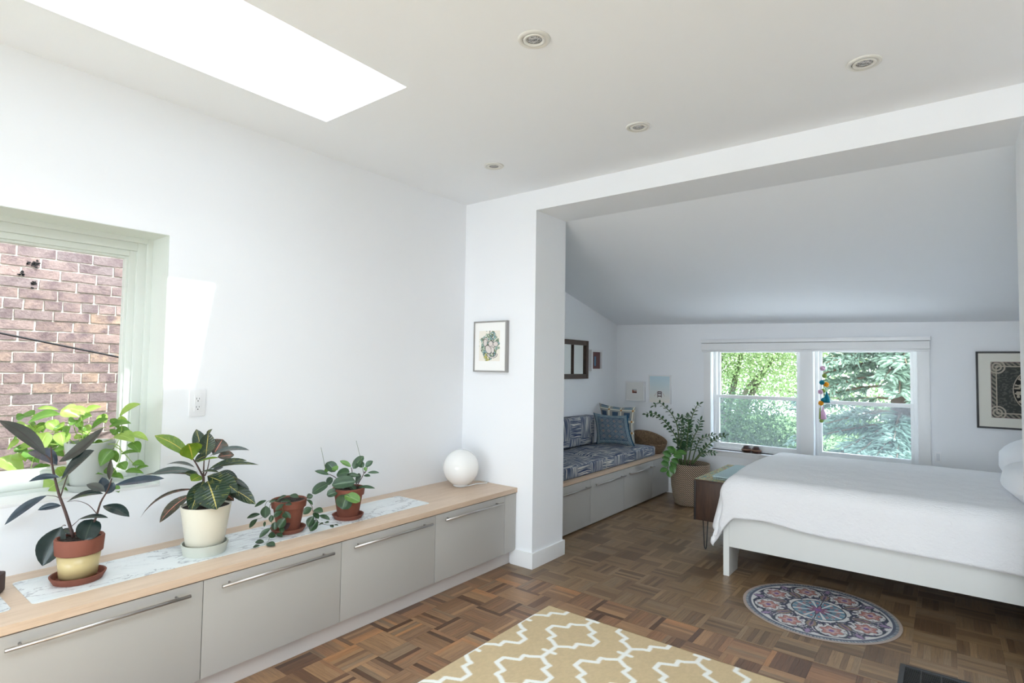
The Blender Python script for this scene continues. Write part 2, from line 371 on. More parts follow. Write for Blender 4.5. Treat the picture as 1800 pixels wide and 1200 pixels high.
unit('window_4', WB['xr0'], WB['xr1'], 1.165)

# ---- baseboards
b = MB(); b.box((-2.64, YD0 - .015, 0), (XC + .015, YD0, .115)); b.box((XC, YD0, 0), (XC + .015, YD1 + .015, .115)); b.box((-2.62, YD1, 0), (XC, YD1 + .015, .115))
struct(b.build('baseboard_column', TRIM, bevel=.003))
struct(MB().box((XAL, YB - .015, 0), (1.15, YB, .115)).build('baseboard_back', TRIM, bevel=.003))
struct(MB().box((-2.672, -1.0, 0), (-2.655, YD0, .107)).build('baseboard_left', plain('plinth_paint', rgb(212, 206, 202), .4, var=.01), bevel=.002))

# ================================================================= FLOOR
PY = 3.30; PB = .196
fl = struct(MB().box((-3.6, -5.4, -.12), (2.6, 7.0, -.012)).build('floor', plain('subfloor', rgb(50, 38, 30), .9)))
fo = Vector(fl['_o'])
tones_near = [rgb(146, 114, 86), rgb(128, 98, 74), rgb(158, 124, 92), rgb(112, 82, 62), rgb(166, 130, 96), rgb(136, 104, 76), rgb(150, 112, 82), rgb(92, 66, 50), rgb(172, 126, 86), rgb(142, 118, 94)]
tones_far = [rgb(138, 113, 84), rgb(128, 103, 76), rgb(146, 120, 90), rgb(118, 94, 70), rgb(150, 123, 92), rgb(106, 83, 62), rgb(134, 109, 80), rgb(140, 118, 92)]
def strips(tones, rnd, cx=0, cy=0, rot=0, out=None, n=7):
    """the strips of one parquet block, each a slightly bevelled bar with its own tone"""
    res = []; res_t = []
    cuts = [0] + sorted((i + rnd.uniform(-.12, .12)) / n for i in range(1, n)) + [1]
    for i in range(n):
        a, c = (cuts[i] - .5) * PB + .0001, (cuts[i + 1] - .5) * PB - .0001; h = PB / 2 - .0002; z = rnd.uniform(-.00025, .00025)
        mb = out or MB(); t = res_t[0] if (res_t and rnd.random() < .3) else rnd.choice(tones); res_t[:] = [t]; j = rnd.uniform(.92, 1.08); mb.cc = tuple(q * j for q in t)
        u0, v0 = rnd.uniform(0, 40), rnd.uniform(0, 40)
        def R_(x, y): return (cx + x, cy + y) if not rot else (cx - y, cy + x)
        e = .00025
        k = mb.add([(*R_(x, y), zz) for zz, d in ((-.012, 0), (z - .0004, 0), (z, e)) for x, y in ((-h + d, a + d), (h - d, a + d), (h - d, c - d), (-h + d, c - d))])
        uv = [(u0, v0 + a), (u0 + PB, v0 + a), (u0 + PB, v0 + c), (u0, v0 + c)]
        mb.face([k + 8, k + 9, k + 10, k + 11], uv)
        for r in (0, 4):
            for q in range(4): mb.face([k + r + q, k + r + (q + 1) % 4, k + r + 4 + (q + 1) % 4, k + r + 4 + q], [uv[q], uv[(q + 1) % 4], uv[(q + 1) % 4], uv[q]])
        if not out: res.append(mb)
    return res
rnd = random.Random(5)
blocks = []
for j in range(-44, 18):
    for i in range(-5, 30):
        cx = -2.575 - .045 + (i - 0.0) * PB; cy = PY + (j + .5) * PB + (.012 if j >= 0 else -.002)
        if cy > YB + .1 or cx < -3.5 or cx > 2.3: continue
        if cx < -2.75 and cy < 3.5: continue
        q = Vector((cx, cy, 0)) - CAM_POS; cz = sum(RR[2][k] * q[k] for k in range(3)); vis = False
        if cz > .5:
            px = 900 + FPX * sum(RR[0][k] * q[k] for k in range(3)) / cz; py = 600 + FPX * sum(RR[1][k] * q[k] for k in range(3)) / cz
            vis = -20 < px < 1820 and 0 < py < 1240 and cx > -2.78
            if -1.95 < cx < .8 and cy < 2.95 and cy > -1.5: vis = False      # under the rug
            if cx > -1.2 and cy > 4.5: vis = False             # under the bed
            if cx < -2.36 and 3.44 < cy < 3.86: vis = False
            if cx > XS + .1: vis = False
        blocks.append((cz if vis else 99, cx, cy, (i + j) % 2, cy < PY))
blocks.sort()
VAR = {}
for near in (True, False):
    VAR[near] = []
    for k in range(14):
        mb = MB(); strips(tones_near if near else tones_far, rnd, out=mb); VAR[near].append(mb.mesh('parquet_block', mats=(PARQ,)))
rest = MB(); nb = 0
backm = MB().box((-PB / 2, -PB / 2, -.0125), (PB / 2, PB / 2, -.011)).mesh('block_backing', mats=(DARKGAP,))
for cz, cx, cy, o_, near in blocks:
    if cz < 99 and nb < 298:
        if nb < 42:
            o = bpy.data.objects.new('parquet_block', backm)
            o.location = (cx - fo.x, cy - fo.y, -fo.z); o.parent = fl; COL.objects.link(o)
            for mb in strips(tones_near if near else tones_far, rnd, rot=o_):
                s = bpy.data.objects.new('strip', mb.mesh('strip', mats=(PARQ,))); s.parent = o; COL.objects.link(s)
        else:
            o = bpy.data.objects.new('parquet_block', rnd.choice(VAR[near])); o.rotation_euler.z = PI / 2 * (o_ + 2 * rnd.randint(0, 1))
            o.location = (cx - fo.x, cy - fo.y, -fo.z); o.parent = fl; COL.objects.link(o)
        nb += 1
    else: strips(tones_near if near else tones_far, rnd, cx, cy, o_, out=rest)
stuff(rest.build('parquet_strips', PARQ, fl))
sm = MB(); sm.cc = rgb(150, 122, 94); sm.box((XC + .0, PY - .0005, -.012), (2.39, PY + .0115, .0012)); sm.box((-2.65, PY, -.012), (XC, PY + .0115, .0012))
sm.build('threshold_strip', PARQ, fl)

# ================================================================= BRICK WALL OUTSIDE
XBK = -4.9; PZ = .0713; BL = .212
def brick_mat():
    m = M('weathered_brick', rough=.9); v = m.coord('Object', (1, 1, 1)); oi = m.t.nodes.new('ShaderNodeObjectInfo')
    ad = m.t.nodes.new('ShaderNodeVectorMath'); ad.operation = 'ADD'; m.l(v, ad.inputs[0])
    sc = m.t.nodes.new('ShaderNodeVectorMath'); sc.operation = 'SCALE'; sc.inputs['Scale'].default_value = 50
    cb = m.t.nodes.new('ShaderNodeCombineXYZ'); m.l(oi.outputs['Random'], cb.inputs[0]); m.l(oi.outputs['Random'], cb.inputs[1]); m.l(cb.outputs[0], sc.inputs[0]); m.l(sc.outputs[0], ad.inputs[1])
    f = m.noise(ad.outputs[0], 9, 5, .65); g = m.noise(ad.outputs[0], 60, 4, .6)
    base = m.ramp(oi.outputs['Random'], [(0, rgb(140, 122, 118)), (.3, rgb(158, 138, 132)), (.6, rgb(128, 116, 116)), (.85, rgb(152, 132, 124)), (1, rgb(172, 148, 128))])
    base = m.mix(m.ramp(f, [(.42, (0, 0, 0)), (.66, (1, 1, 1))]), base, rgb(112, 96, 98))
    base = m.mix(.4, base, m.ramp(g, [(.3, (.6, .55, .52)), (.7, (1.1, 1.08, 1.05))]), 'MULTIPLY')
    m.color(base); m.bump(g, .8, .006); return m.m
BRICK = brick_mat()
mort = plain('pale_mortar', rgb(214, 208, 196), .95, bump=(120, .8, .006), var=.15, vs=30)
bw = thing('brick_wall', (XBK, 1.2, -3.0), 'weathered red brick wall of the neighbouring house seen through the left window', 'wall')
MB().box((XBK - .3, -3.0, -3.0), (XBK - .005, 5.0, 6.0)).build('mortar', mort, bw)
MB().box((XBK - .3, -14.0, -3.0), (XBK - .002, -3.0, 9.0)).box((XBK - .3, 5.0, -3.0), (XBK - .002, 9.0, 9.0)).box((XBK - .3, -3.0, 6.0), (XBK - .002, 5.0, 9.0)).build('sky_block_wall', BRICK, bw)  # unseen wall extension added to keep sky light off the window jamb
def brick_mesh(L, r, n='brick'):
    mb = MB(); h = PZ - .011; hl = L / 2 - .005; j = lambda a: r.uniform(-a, a)
    f = [(r.uniform(-.001, .003), y + j(.0025), z + j(.002)) for y, z in ((-hl, 0), (-hl * .33, 0), (hl * .33, 0), (hl, 0), (hl, h), (hl * .33, h), (-hl * .33, h), (-hl, h))]
    k = mb.add(f + [(-.02, y, z) for _, y, z in f])
    mb.face([k + 0, k + 1, k + 6, k + 7]); mb.face([k + 1, k + 2, k + 5, k + 6]); mb.face([k + 2, k + 3, k + 4, k + 5])
    for i in range(8): i2 = (i + 1) % 8; mb.face([k + i, k + 8 + i, k + 8 + i2, k + i2])
    return mb.mesh(n, mats=(BRICK,))
r2 = random.Random(3); BM = [brick_mesh(BL, r2) for _ in range(9)]; BH = [brick_mesh(BL / 2, r2) for _ in range(6)]
bl = []
row0 = 1.868 - 30 * PZ - PZ / 2
for rI in range(-38, 98 - 38):
    z = 1.868 - PZ / 2 + rI * PZ; hd = rI % 7 == 0; L = BL / 2 if hd else BL
    off = (rI % 2) * BL / 2 + r2.uniform(-.02, .02) + (.05 if hd else 0); y = -3 + off + L / 2
    while y < 5 - L / 2:
        bl.append((math.hypot((y - 1.15), (z - 1.6)), y, z, hd)); y += L
bl.sort(); rst_v = []; rst_f = []
for n, (d, y, z, hd) in enumerate(bl):
    me = r2.choice(BH if hd else BM)
    if n < 296:
        o = bpy.data.objects.new('brick', me); o.parent = bw; o.location = (r2.uniform(-.002, .004), y - 1.2, z + 3.0 + .005); COL.objects.link(o)
    else:
        k = len(rst_v); rst_v += [(v.co.x + XBK, v.co.y + y, v.co.z + z + .005) for v in me.vertices]
        rst_f += [[k + i for i in p.vertices] for p in me.polygons]
m_ = MB(); m_.v = rst_v
for f in rst_f: m_.face(f)
stuff(m_.build('brick', BRICK, bw))
st = MB()
def blot(px, py, s, n=7, seed=0):
    r = random.Random(seed)
    for _ in range(n):
        P = W(px + r.gauss(0, s), py + r.gauss(0, s * .6), 1); d = (XBK + .006) / P.x if P.x else 1
        Q = W(px + r.gauss(0, s), py + r.gauss(0, s * .6), 1); t = (XBK + .007 - 0) / Q.x; Q = CAM_POS + (Q - CAM_POS) * t
        k = st.add([Q + Vector((0, math.cos(a) * q, math.sin(a) * q * .8)) for a, q in [(i * PI / 4, r.uniform(.003, .012)) for i in range(8)]]); st.face([k + i for i in range(8)])
blot(62, 464, 4, 16, 1); blot(50, 461, 3, 5, 7); blot(40, 482, 3, 8, 2); blot(59, 498, 2, 7, 5); blot(57, 506, 1, 3, 9)
st.build('tar_stain', plain('black_tar', rgb(16, 15, 17), .9), bw)
c0 = Vector((-4.35, .3, 1.73)); 
P0 = CAM_POS + (W(-60, 573, 1) - CAM_POS) * (-4.3 / W(-60, 573, 1).x); P1 = CAM_POS + (W(216, 629, 1) - CAM_POS) * (-4.6 / W(216, 629, 1).x)
dv = P1 - P0
tag(MB().tube([P0 - dv * 1.7, P0, P1, P1 + dv * .97], .006, 8).build('cable', BLACK), 'thin black cable running slantwise in front of the brick wall', 'cable')
tag(struct(MB().box((-40, -20, -3.2), (30, 60, -3.0)).build('ground', plain('lawn', rgb(90, 120, 60), .95, var=.3, vs=3))), 'grass', 'ground') if False else struct(MB().box((-40, -20, -3.2), (30, 60, -3.0)).build('ground', plain('lawn', rgb(90, 120, 60), .95, var=.3, vs=3)))

# ================================================================= LEFT CABINETS
ZT = .575; XF = -2.597
def handle(parent, x, ya, yb, z):
    mb = MB(); mb.tube([(x, ya, z), (x, yb, z)], .0070, 12)
    for y in (ya + .045, yb - .045): mb.tube([(x - .034, y, z), (x, y, z)], .0045, 10)
    return mb.build('handle', STEEL, parent, smooth=True)
def cabinet(y0, y1, x0, xf, zb, zt, label, group, hz=None, hy=None, filler=False):
    t = thing('base_cabinet', ((x0 + xf) / 2, (y0 + y1) / 2, zb - .0), label, 'cabinet', group)
    MB().box((x0, y0 + .001, zb), (xf - .02, y1 - .001, zt - .004)).build('body', DARKGAP, t)
    g = .0016
    d = MB().box((xf - .018, y0 + g, zb), (xf, y1 - g, zt - .005)).build('side_panel' if filler else 'drawer', FRONT, t, bevel=.0012)
    if not filler: handle(d, xf + .034, hy[0], hy[1], hz)
    return t
G = 'grey cabinets under the left worktop'
cabinet(-.262, .450, XL + .02, XF, .110, .540, 'grey drawer cabinet at the near end, mostly beyond the picture edge', G, .498, (-.2, .385))
cabinet(.450, 1.166, XL + .02, XF, .110, .540, 'large grey drawer cabinet below the rubber plant, nearest the camera', G, .498, (.501, 1.100))
cabinet(1.166, 1.880, XL + .02, XF, .110, .540, 'grey drawer cabinet below the croton in the cream pot', G, .498, (1.233, 1.812))
cabinet(1.880, 2.586, XL + .02, XF, .110, .540, 'grey drawer cabinet below the two small terracotta pots', G, .498, (1.940, 2.530))
cabinet(2.586, 3.300, XL + .02, XF, .110, .540, 'grey drawer cabinet below the white globe lamp', G, .498, (2.648, 3.243))
cabinet(3.300, 3.438, XL + .02, XF, .110, .540, 'narrow grey filler panel between last drawer and white column', None, filler=True)
tag(MB().box((XL, -.6, .5415), (-2.588, 3.441, ZT)).build('worktop', OAK, bevel=.002), 'long light oak worktop over the grey drawer cabinets', 'worktop')
def marble():
    m = M('marble_print', (.8, .8, .8), .25); v = m.coord('Object', (2, 1, 1), (0, 0, .5))
    v = m.coord('Object', (1.3, .55, 1), (0, 0, .35)); f = m.noise(v, 2.6, 8, .6, 1.4); g = m.noise(v, 5.5, 6, .55, 2.2)
    a = m.ramp(f, [(.35, rgb(214, 222, 224)), (.485, rgb(226, 231, 232)), (.5, rgb(166, 168, 176)), (.512, rgb(226, 231, 232)), (.7, rgb(232, 235, 236))])
    b = m.ramp(g, [(.485, (1, 1, 1)), (.5, (.76, .76, .79)), (.515, (1, 1, 1))])
    m.color(m.mix(.6, a, b, 'MULTIPLY')); return m.m
MARB = marble()
def liner(y0, y1, label, cuts=()):
    mb = MB(); r = .018; xa, xb = -3.052, -2.733; pts = []
    for cx, cy, a0 in ((xb - r, y0 + r, -90), (xb - r, y1 - r, 0), (xa + r, y1 - r, 90), (xa + r, y0 + r, 180)):
        for k in range(5): a = math.radians(a0 + k * 22.5); pts.append((cx + r * math.cos(a), cy + r * math.sin(a)))
    return tag(mb.prism(pts, ZT, ZT + .0022).build('shelf_liner', MARB), label, 'mat')
liner(.607, 2.668, 'long white marble patterned sheet under the four plants on the worktop')
liner(-.5, .548, 'white marble patterned sheet at the left edge under the dark ornaments')
ZM = ZT + .0024

# ================================================================= POTS AND PLANTS
def pot(parent, c, prof_out, wall, soil_z, mat, name='pot'):
    pr = [(0.0, prof_out[0][1])] + prof_out; top = prof_out[-1]
    inner = [(top[0] - wall, top[1]), (top[0] - wall * 1.3, soil_z - .004), (0, soil_z - .004)]
    o = MB().lathe(pr + inner, c, 48).build(name, mat, parent, smooth=True)
    try: o.data.set_sharp_from_angle(angle=math.radians(40))
    except Exception: pass
    mb = MB(); rr = top[0] - wall * 1.05; N = 28; r = random.Random(1)
    mb.grid(lambda u, v: (c[0] + rr * v * math.cos(2 * PI * u), c[1] + rr * v * math.sin(2 * PI * u), c[2] + soil_z + (r.uniform(-.004, .004) if 0 < v < 1 and 0 < u < 1 else 0)), N, 6)
    mb.build('soil', SOIL, parent, smooth=True)
    return o
def saucer(c, r0, r1, h, mat, label, wall=.007):
    o = MB().lathe([(0, 0), (r0, 0), (r1 * .985, h * .85), (r1, h), (r1 - wall, h), (r0 - wall * .6, wall * .9), (0, wall * .9)], c, 48).build('saucer', mat, smooth=True)
    try: o.data.set_sharp_from_angle(angle=math.radians(35))
    except Exception: pass
    return tag(o, label, 'saucer')

def leaf_shape(kind, s):
    """half width 0..1 along the leaf"""
    if kind == 'ellipse': return math.sin(PI * s) ** .75
    if kind == 'round': return math.sqrt(max(0, 1 - (2 * s - 1) ** 2)) ** .9
    if kind == 'heart': return (max(0, math.sin(PI * s ** .62))) ** .8 * (1 if s < .9 else 1)
    if kind == 'obov': return (math.sin(PI * s ** 1.35)) ** .75
    if kind == 'lance': return (math.sin(PI * s ** .9)) ** 1.0
    return math.sin(PI * s)
def leaf(parent, a, b, width, mat, kind='ellipse', bend=.1, fold=.18, face=.5, twist=0, n=9, m=4, wave=0, label=None, name='leaf', ctrl=None):
    """a leaf from base a to tip b; bend lifts the middle; face 0 = faces up, 1 = faces the camera"""
    a = Vector(a); b = Vector(b); d = b - a; L = d.length
    tocam = (CAM_POS - (a + b) / 2).normalized(); nrm = (Vector((0, 0, 1)) * (1 - face) + tocam * face)
    nrm = nrm - d * (nrm.dot(d) / max(1e-9, d.length_squared)); nrm.normalize()
    side = d.normalized().cross(nrm)
    if twist: q = Matrix.Rotation(twist, 3, d.normalized()); nrm = q @ nrm; side = q @ side
    up = Vector((0, 0, 1)); up = up - d * (up.dot(d) / max(1e-9, d.length_squared))
    if up.length < .15: up = nrm.copy()
    up.normalize(); mid = (a + b) / 2 + up * bend * L * 1.2 if ctrl is None else Vector(ctrl)
    mb = MB(); hw = width / 2; ph = random.uniform(0, 6)
    def P(u, v):
        c = a * (1 - v) ** 2 + mid * 2 * v * (1 - v) + b * v * v
        x = (u - .5) * 2; wv = leaf_shape(kind, max(.0015, min(.9985, v))) * hw
        return c + side * x * wv - nrm * (fold * (1 - abs(x)) * wv) * -1 * -1 + nrm * (fold * abs(x) * wv * .6) + nrm * wave * math.sin(v * 14 + ph) * hw * abs(x)
    mb.grid(P, m, n)
    o = mb.build(name, mat, parent, smooth=True)
    if label: o['label'] = label
    return o
def leafmat(name, c1, c2, vein=None, veinw=.04, spots=None, rough=.35, trans=.0, tcol=None, back=None, ribs=None):
    m = M(name, c1, rough); v = m.coord('Object'); f = m.noise(v, 22, 3)
    col = m.mix(m.ramp(f, [(.35, (0, 0, 0)), (.65, (1, 1, 1))]), c1, c2)
    tc = m.t.nodes.new('ShaderNodeUVMap'); sp = m.t.nodes.new('ShaderNodeSeparateXYZ'); m.l(tc.outputs[0], sp.inputs[0])
    def math_(op, a, b=None, c=None):
        x = m.t.nodes.new('ShaderNodeMath'); x.operation = op
        for i, q in enumerate((a, b, c)):
            if q is None: continue
            if isinstance(q, (int, float)): x.inputs[i].default_value = q
            else: m.l(q, x.inputs[i])
        return x.outputs[0]
    au = math_('ABSOLUTE', math_('SUBTRACT', sp.outputs[0], .5))
    if spots:
        w_ = m.t.nodes.new('ShaderNodeTexWave'); w_.inputs['Scale'].default_value = 5.5; w_.inputs['Distortion'].default_value = 2.5; w_.inputs['Detail'].default_value = 2
        cx = m.t.nodes.new('ShaderNodeCombineXYZ'); m.l(math_('SUBTRACT', sp.outputs[1], math_('MULTIPLY', au, .35)), cx.inputs[0]); m.l(cx.outputs[0], w_.inputs[0])
        g = m.noise(v, 38, 2)
        msk = math_('MULTIPLY', m.ramp(w_.outputs['Fac'], [(.90, (0, 0, 0)), (.97, (.8, .8, .8))]), m.ramp(g, [(.55, (0, 0, 0)), (.62, (1, 1, 1))]))
        col = m.mix(msk, col, spots)
    if ribs:
        cx = m.t.nodes.new('ShaderNodeCombineXYZ'); w_ = m.t.nodes.new('ShaderNodeTexWave'); w_.inputs['Scale'].default_value = 3.2
        m.l(math_('SUBTRACT', sp.outputs[1], math_('MULTIPLY', au, .4)), cx.inputs[0]); m.l(cx.outputs[0], w_.inputs[0]); m.bump(w_.outputs['Fac'], .25, .004)
    if vein: col = m.mix(math_('LESS_THAN', au, veinw), col, vein)
    if back:
        ge = m.t.nodes.new('ShaderNodeNewGeometry'); col = m.mix(ge.outputs['Backfacing'], col, back)
    m.color(col)
    if trans:
        out = m.t.nodes['Material Output']; tb = m.t.nodes.new('ShaderNodeBsdfTranslucent'); mx = m.t.nodes.new('ShaderNodeMixShader'); mx.inputs[0].default_value = trans
        tb.inputs[0].default_value = (*(tcol or c2), 1); m.l(m.b.outputs[0], mx.inputs[1]); m.l(tb.outputs[0], mx.inputs[2]); m.l(mx.outputs[0], out.inputs[0])
    return m.m
RUB = leafmat('rubber_leaf', rgb(22, 38, 36), rgb(34, 50, 48), rgb(52, 66, 58), .03, rough=.22)
RUBB = leafmat('rubber_leaf_underside', rgb(46, 50, 44), rgb(60, 62, 54), rgb(46, 40, 36), .05, rough=.45)
RUBS = leafmat('rubber_leaf_bluish', rgb(38, 52, 62), rgb(50, 64, 76), rgb(40, 52, 58), .03, rough=.22)
SHEATH = plain('reddish_leaf_sheath', rgb(110, 66, 66), .5)
CRO = leafmat('croton_leaf_dark', rgb(26, 46, 32), rgb(38, 60, 40), rgb(176, 164, 84), .022, spots=rgb(170, 168, 70), rough=.3, ribs=1)
CROY = leafmat('croton_leaf_green', rgb(78, 112, 34), rgb(110, 140, 40), rgb(200, 180, 80), .03, spots=rgb(200, 200, 80), rough=.35, trans=.25, tcol=rgb(140, 170, 40), ribs=1)
CROP = leafmat('croton_leaf_pink_veined', rgb(46, 46, 38), rgb(60, 62, 46), rgb(190, 120, 100), .03, spots=rgb(190, 120, 100), rough=.35, ribs=1)
CROG = leafmat('croton_leaf_grey', rgb(64, 76, 74), rgb(80, 92, 88), rgb(130, 112, 110), .03, rough=.35, ribs=1)
HOY = leafmat('vine_leaf_dark', rgb(34, 56, 36), rgb(50, 76, 46), rgb(74, 104, 70), .03, rough=.3)
HOYR = plain('dark_red_leaf', rgb(62, 36, 40), .4)
PEP = leafmat('peperomia_leaf', rgb(42, 68, 46), rgb(56, 84, 56), rgb(90, 118, 80), .03, rough=.3)
PEPL = leafmat('peperomia_leaf_light', rgb(88, 128, 60), rgb(104, 144, 70), rgb(130, 160, 90), .03, rough=.35, trans=.15)
POTH = leafmat('pothos_leaf_lime', rgb(146, 180, 82), rgb(178, 204, 116), rgb(206, 226, 140), .025, rough=.35, trans=.5, tcol=rgb(176, 206, 96))
POTD = leafmat('pothos_leaf_green', rgb(82, 122, 52), rgb(102, 142, 66), rgb(138, 172, 96), .025, rough=.35, trans=.35, tcol=rgb(126, 170, 64))
ZZL = leafmat('glossy_dark_leaflet', rgb(36, 66, 40), rgb(52, 88, 50), rgb(70, 104, 64), .03, rough=.3)
ZZLL = leafmat('glossy_green_leaflet', rgb(56, 100, 44), rgb(80, 128, 56), rgb(104, 150, 80), .03, rough=.3)

def zoomf(x0, y0, sc): return lambda x, y: (x0 + x / sc, y0 + y / sc)
ZMIN = [-9]
def Wz(px, py, d):
    p = W(px, py, d)
    if p.z < ZMIN[0]: p = CAM_POS + (p - CAM_POS) * ((CAM_POS.z - ZMIN[0]) / (CAM_POS.z - p.z))
    return p
def plant_leaves(parent, depth, z, rows, mats, face=.5, kind='ellipse', seed=0):
    """rows: bx,by,tx,ty,width(zoom px),mat key,[depth offset base, tip],[bend],[kind],[face]"""
    r = random.Random(seed); sc = z(1, 0)[0] - z(0, 0)[0]
    for q in rows:
        bx, by, tx, ty, wd, mk = q[:6]; o = q[6] if len(q) > 6 else None
        d0, d1 = o if o else (r.uniform(-.02, .02), r.uniform(-.05, .05)); bend = q[7] if len(q) > 7 else .12
        kd = q[8] if len(q) > 8 else kind; fc = q[9] if len(q) > 9 else face
        A = Wz(*z(bx, by), depth + d0); B = Wz(*z(tx, ty), depth + d1)
        leaf(parent, A, B, 1.12 * wd * sc / FPX * depth, mats[mk], kd, bend, face=fc)
def stem(parent, depth, z, pts, r0, mat, offs=None, r1=None, name='stem'):
    P = [Wz(*z(x, y), depth + (offs[i] if offs else 0)) for i, (x, y) in enumerate(pts)]; n = len(P)
    # smooth the polyline
    Q = []
    for i in range(n - 1):
        p0, p1, p2, p3 = P[max(i - 1, 0)], P[i], P[i + 1], P[min(i + 2, n - 1)]
        for k in range(4):
            t = k / 4; Q.append(.5 * ((2 * p1) + (p2 - p0) * t + (2 * p0 - 5 * p1 + 4 * p2 - p3) * t * t + (3 * p1 - p0 - 3 * p2 + p3) * t ** 3))
    Q.append(P[-1]); m = len(Q); r1 = r1 if r1 is not None else r0 * .5
    return MB().tube(Q, [r0 + (r1 - r0) * i / (m - 1) for i in range(m)], 7).build(name, mat, parent, smooth=True)

# ---- rubber plant
c = (-2.894, .789, ZM)
saucer(c, .084, .098, .028, TERRA, 'terracotta saucer under the rubber plant pot')
cp = (c[0], c[1], c[2] + .0075)
rp = thing('rubber_plant', cp, 'rubber plant with dark leaves in a terracotta pot banded in yellow glaze', 'plant')
b_ = cp[2]
pot(rp, (c[0], c[1], 0), [(.062, b_), (.0745, .688), (.0745, .692), (.083, .694), (.087, .752), (.084, .757)], .008, .748, TERRA)
MB().lathe([(.0655, b_ + .012), (.0662, b_ + .012), (.0762, .690), (.0752, .690)], (c[0], c[1], 0), 48).build('glaze_band', YELGL, rp, smooth=True)
z1 = zoomf(0, 700, 3.335); z2 = zoomf(160, 700, 5.457); D = depth_of((c[0], c[1], .9))
RM = dict(r=RUB, b=RUBB, s=RUBS)
plant_leaves(rp, D, z1, [
    (268, 335, -8, 128, 75, 'b', (-.01, .02), .12, 'ellipse', .5), (345, 372, 608, 172, 70, 'b', (0, -.03), -.06, 'ellipse', .6), (335, 390, 168, 312, 82, 'b' if 0 else 's', (0, .08), .16, 'ellipse', .6),
    (358, 476, 552, 305, 84, 'r', (0, -.06), .1, 'ellipse', .6), (350, 462, 168, 487, 40, 's', (0, -.05), .18, 'ellipse', .5), (275, 568, 26, 742, 55, 's', (0, -.05), .10, 'ellipse', .5),
    (360, 628, 220, 655, 48, 's', (0, -.06), .12, 'ellipse', .45), (362, 752, 248, 982, 118, 'r', (0, -.08), .08, 'ellipse', .85), (545, 708, 497, 834, 105, 'r', (0, -.06), .1, 'round', .9),
    (455, 712, 635, 700, 32, 'r', (0, -.03), .12, 'ellipse', .5), (395, 605, 605, 558, 42, 'r', (0, -.03), .15, 'ellipse', .55), (615, 545, 507, 505, 48, 'b', (0, -.02), .1, 'ellipse', .6),
    (612, 548, 600, 462, 50, 's', (.02, .03), .1, 'ellipse', .9), (625, 560, 668, 492, 52, 's', (.02, .04), .1, 'ellipse', .9), (430, 800, 365, 765, 40, 'r', (.01, .04), .1, 'ellipse', .5)], RM)
plant_leaves(rp, D, z2, [(225, 832, 705, 768, 92, 's', (.0, .02), .06, 'ellipse', .5), (115, 1030, 368, 1135, 100, 'r', (0, -.06), .1, 'ellipse', .6),
    (175, 785, 192, 575, 46, 'b', (0, 0), .0, 'lance', 1)], RM)
stem(rp, D, z1, [(430, 815), (385, 670), (345, 560), (315, 440), (300, 370), (265, 330)], .0065, STEMR)
stem(rp, D, z1, [(515, 815), (562, 700), (590, 610), (630, 540), (655, 470)], .005, STEMR)
stem(rp, D, z1, [(365, 600), (330, 575), (275, 568)], .002, STEMR, name='petiole'); stem(rp, D, z1, [(350, 595), (385, 480), (432, 365)], .0028, STEMR, name='petiole')
stem(rp, D, z1, [(305, 385), (300, 310), (298, 280)], .0035, STEMR, name='petiole'); stem(rp, D, z1, [(405, 760), (430, 740), (462, 712)], .002, STEMR, name='petiole')
stem(rp, D, z1, [(385, 745), (375, 742), (362, 752)], .002, STEMR, name='petiole'); stem(rp, D, z1, [(578, 690), (520, 625), (450, 600), (392, 606)], .0018, STEMR, name='petiole')

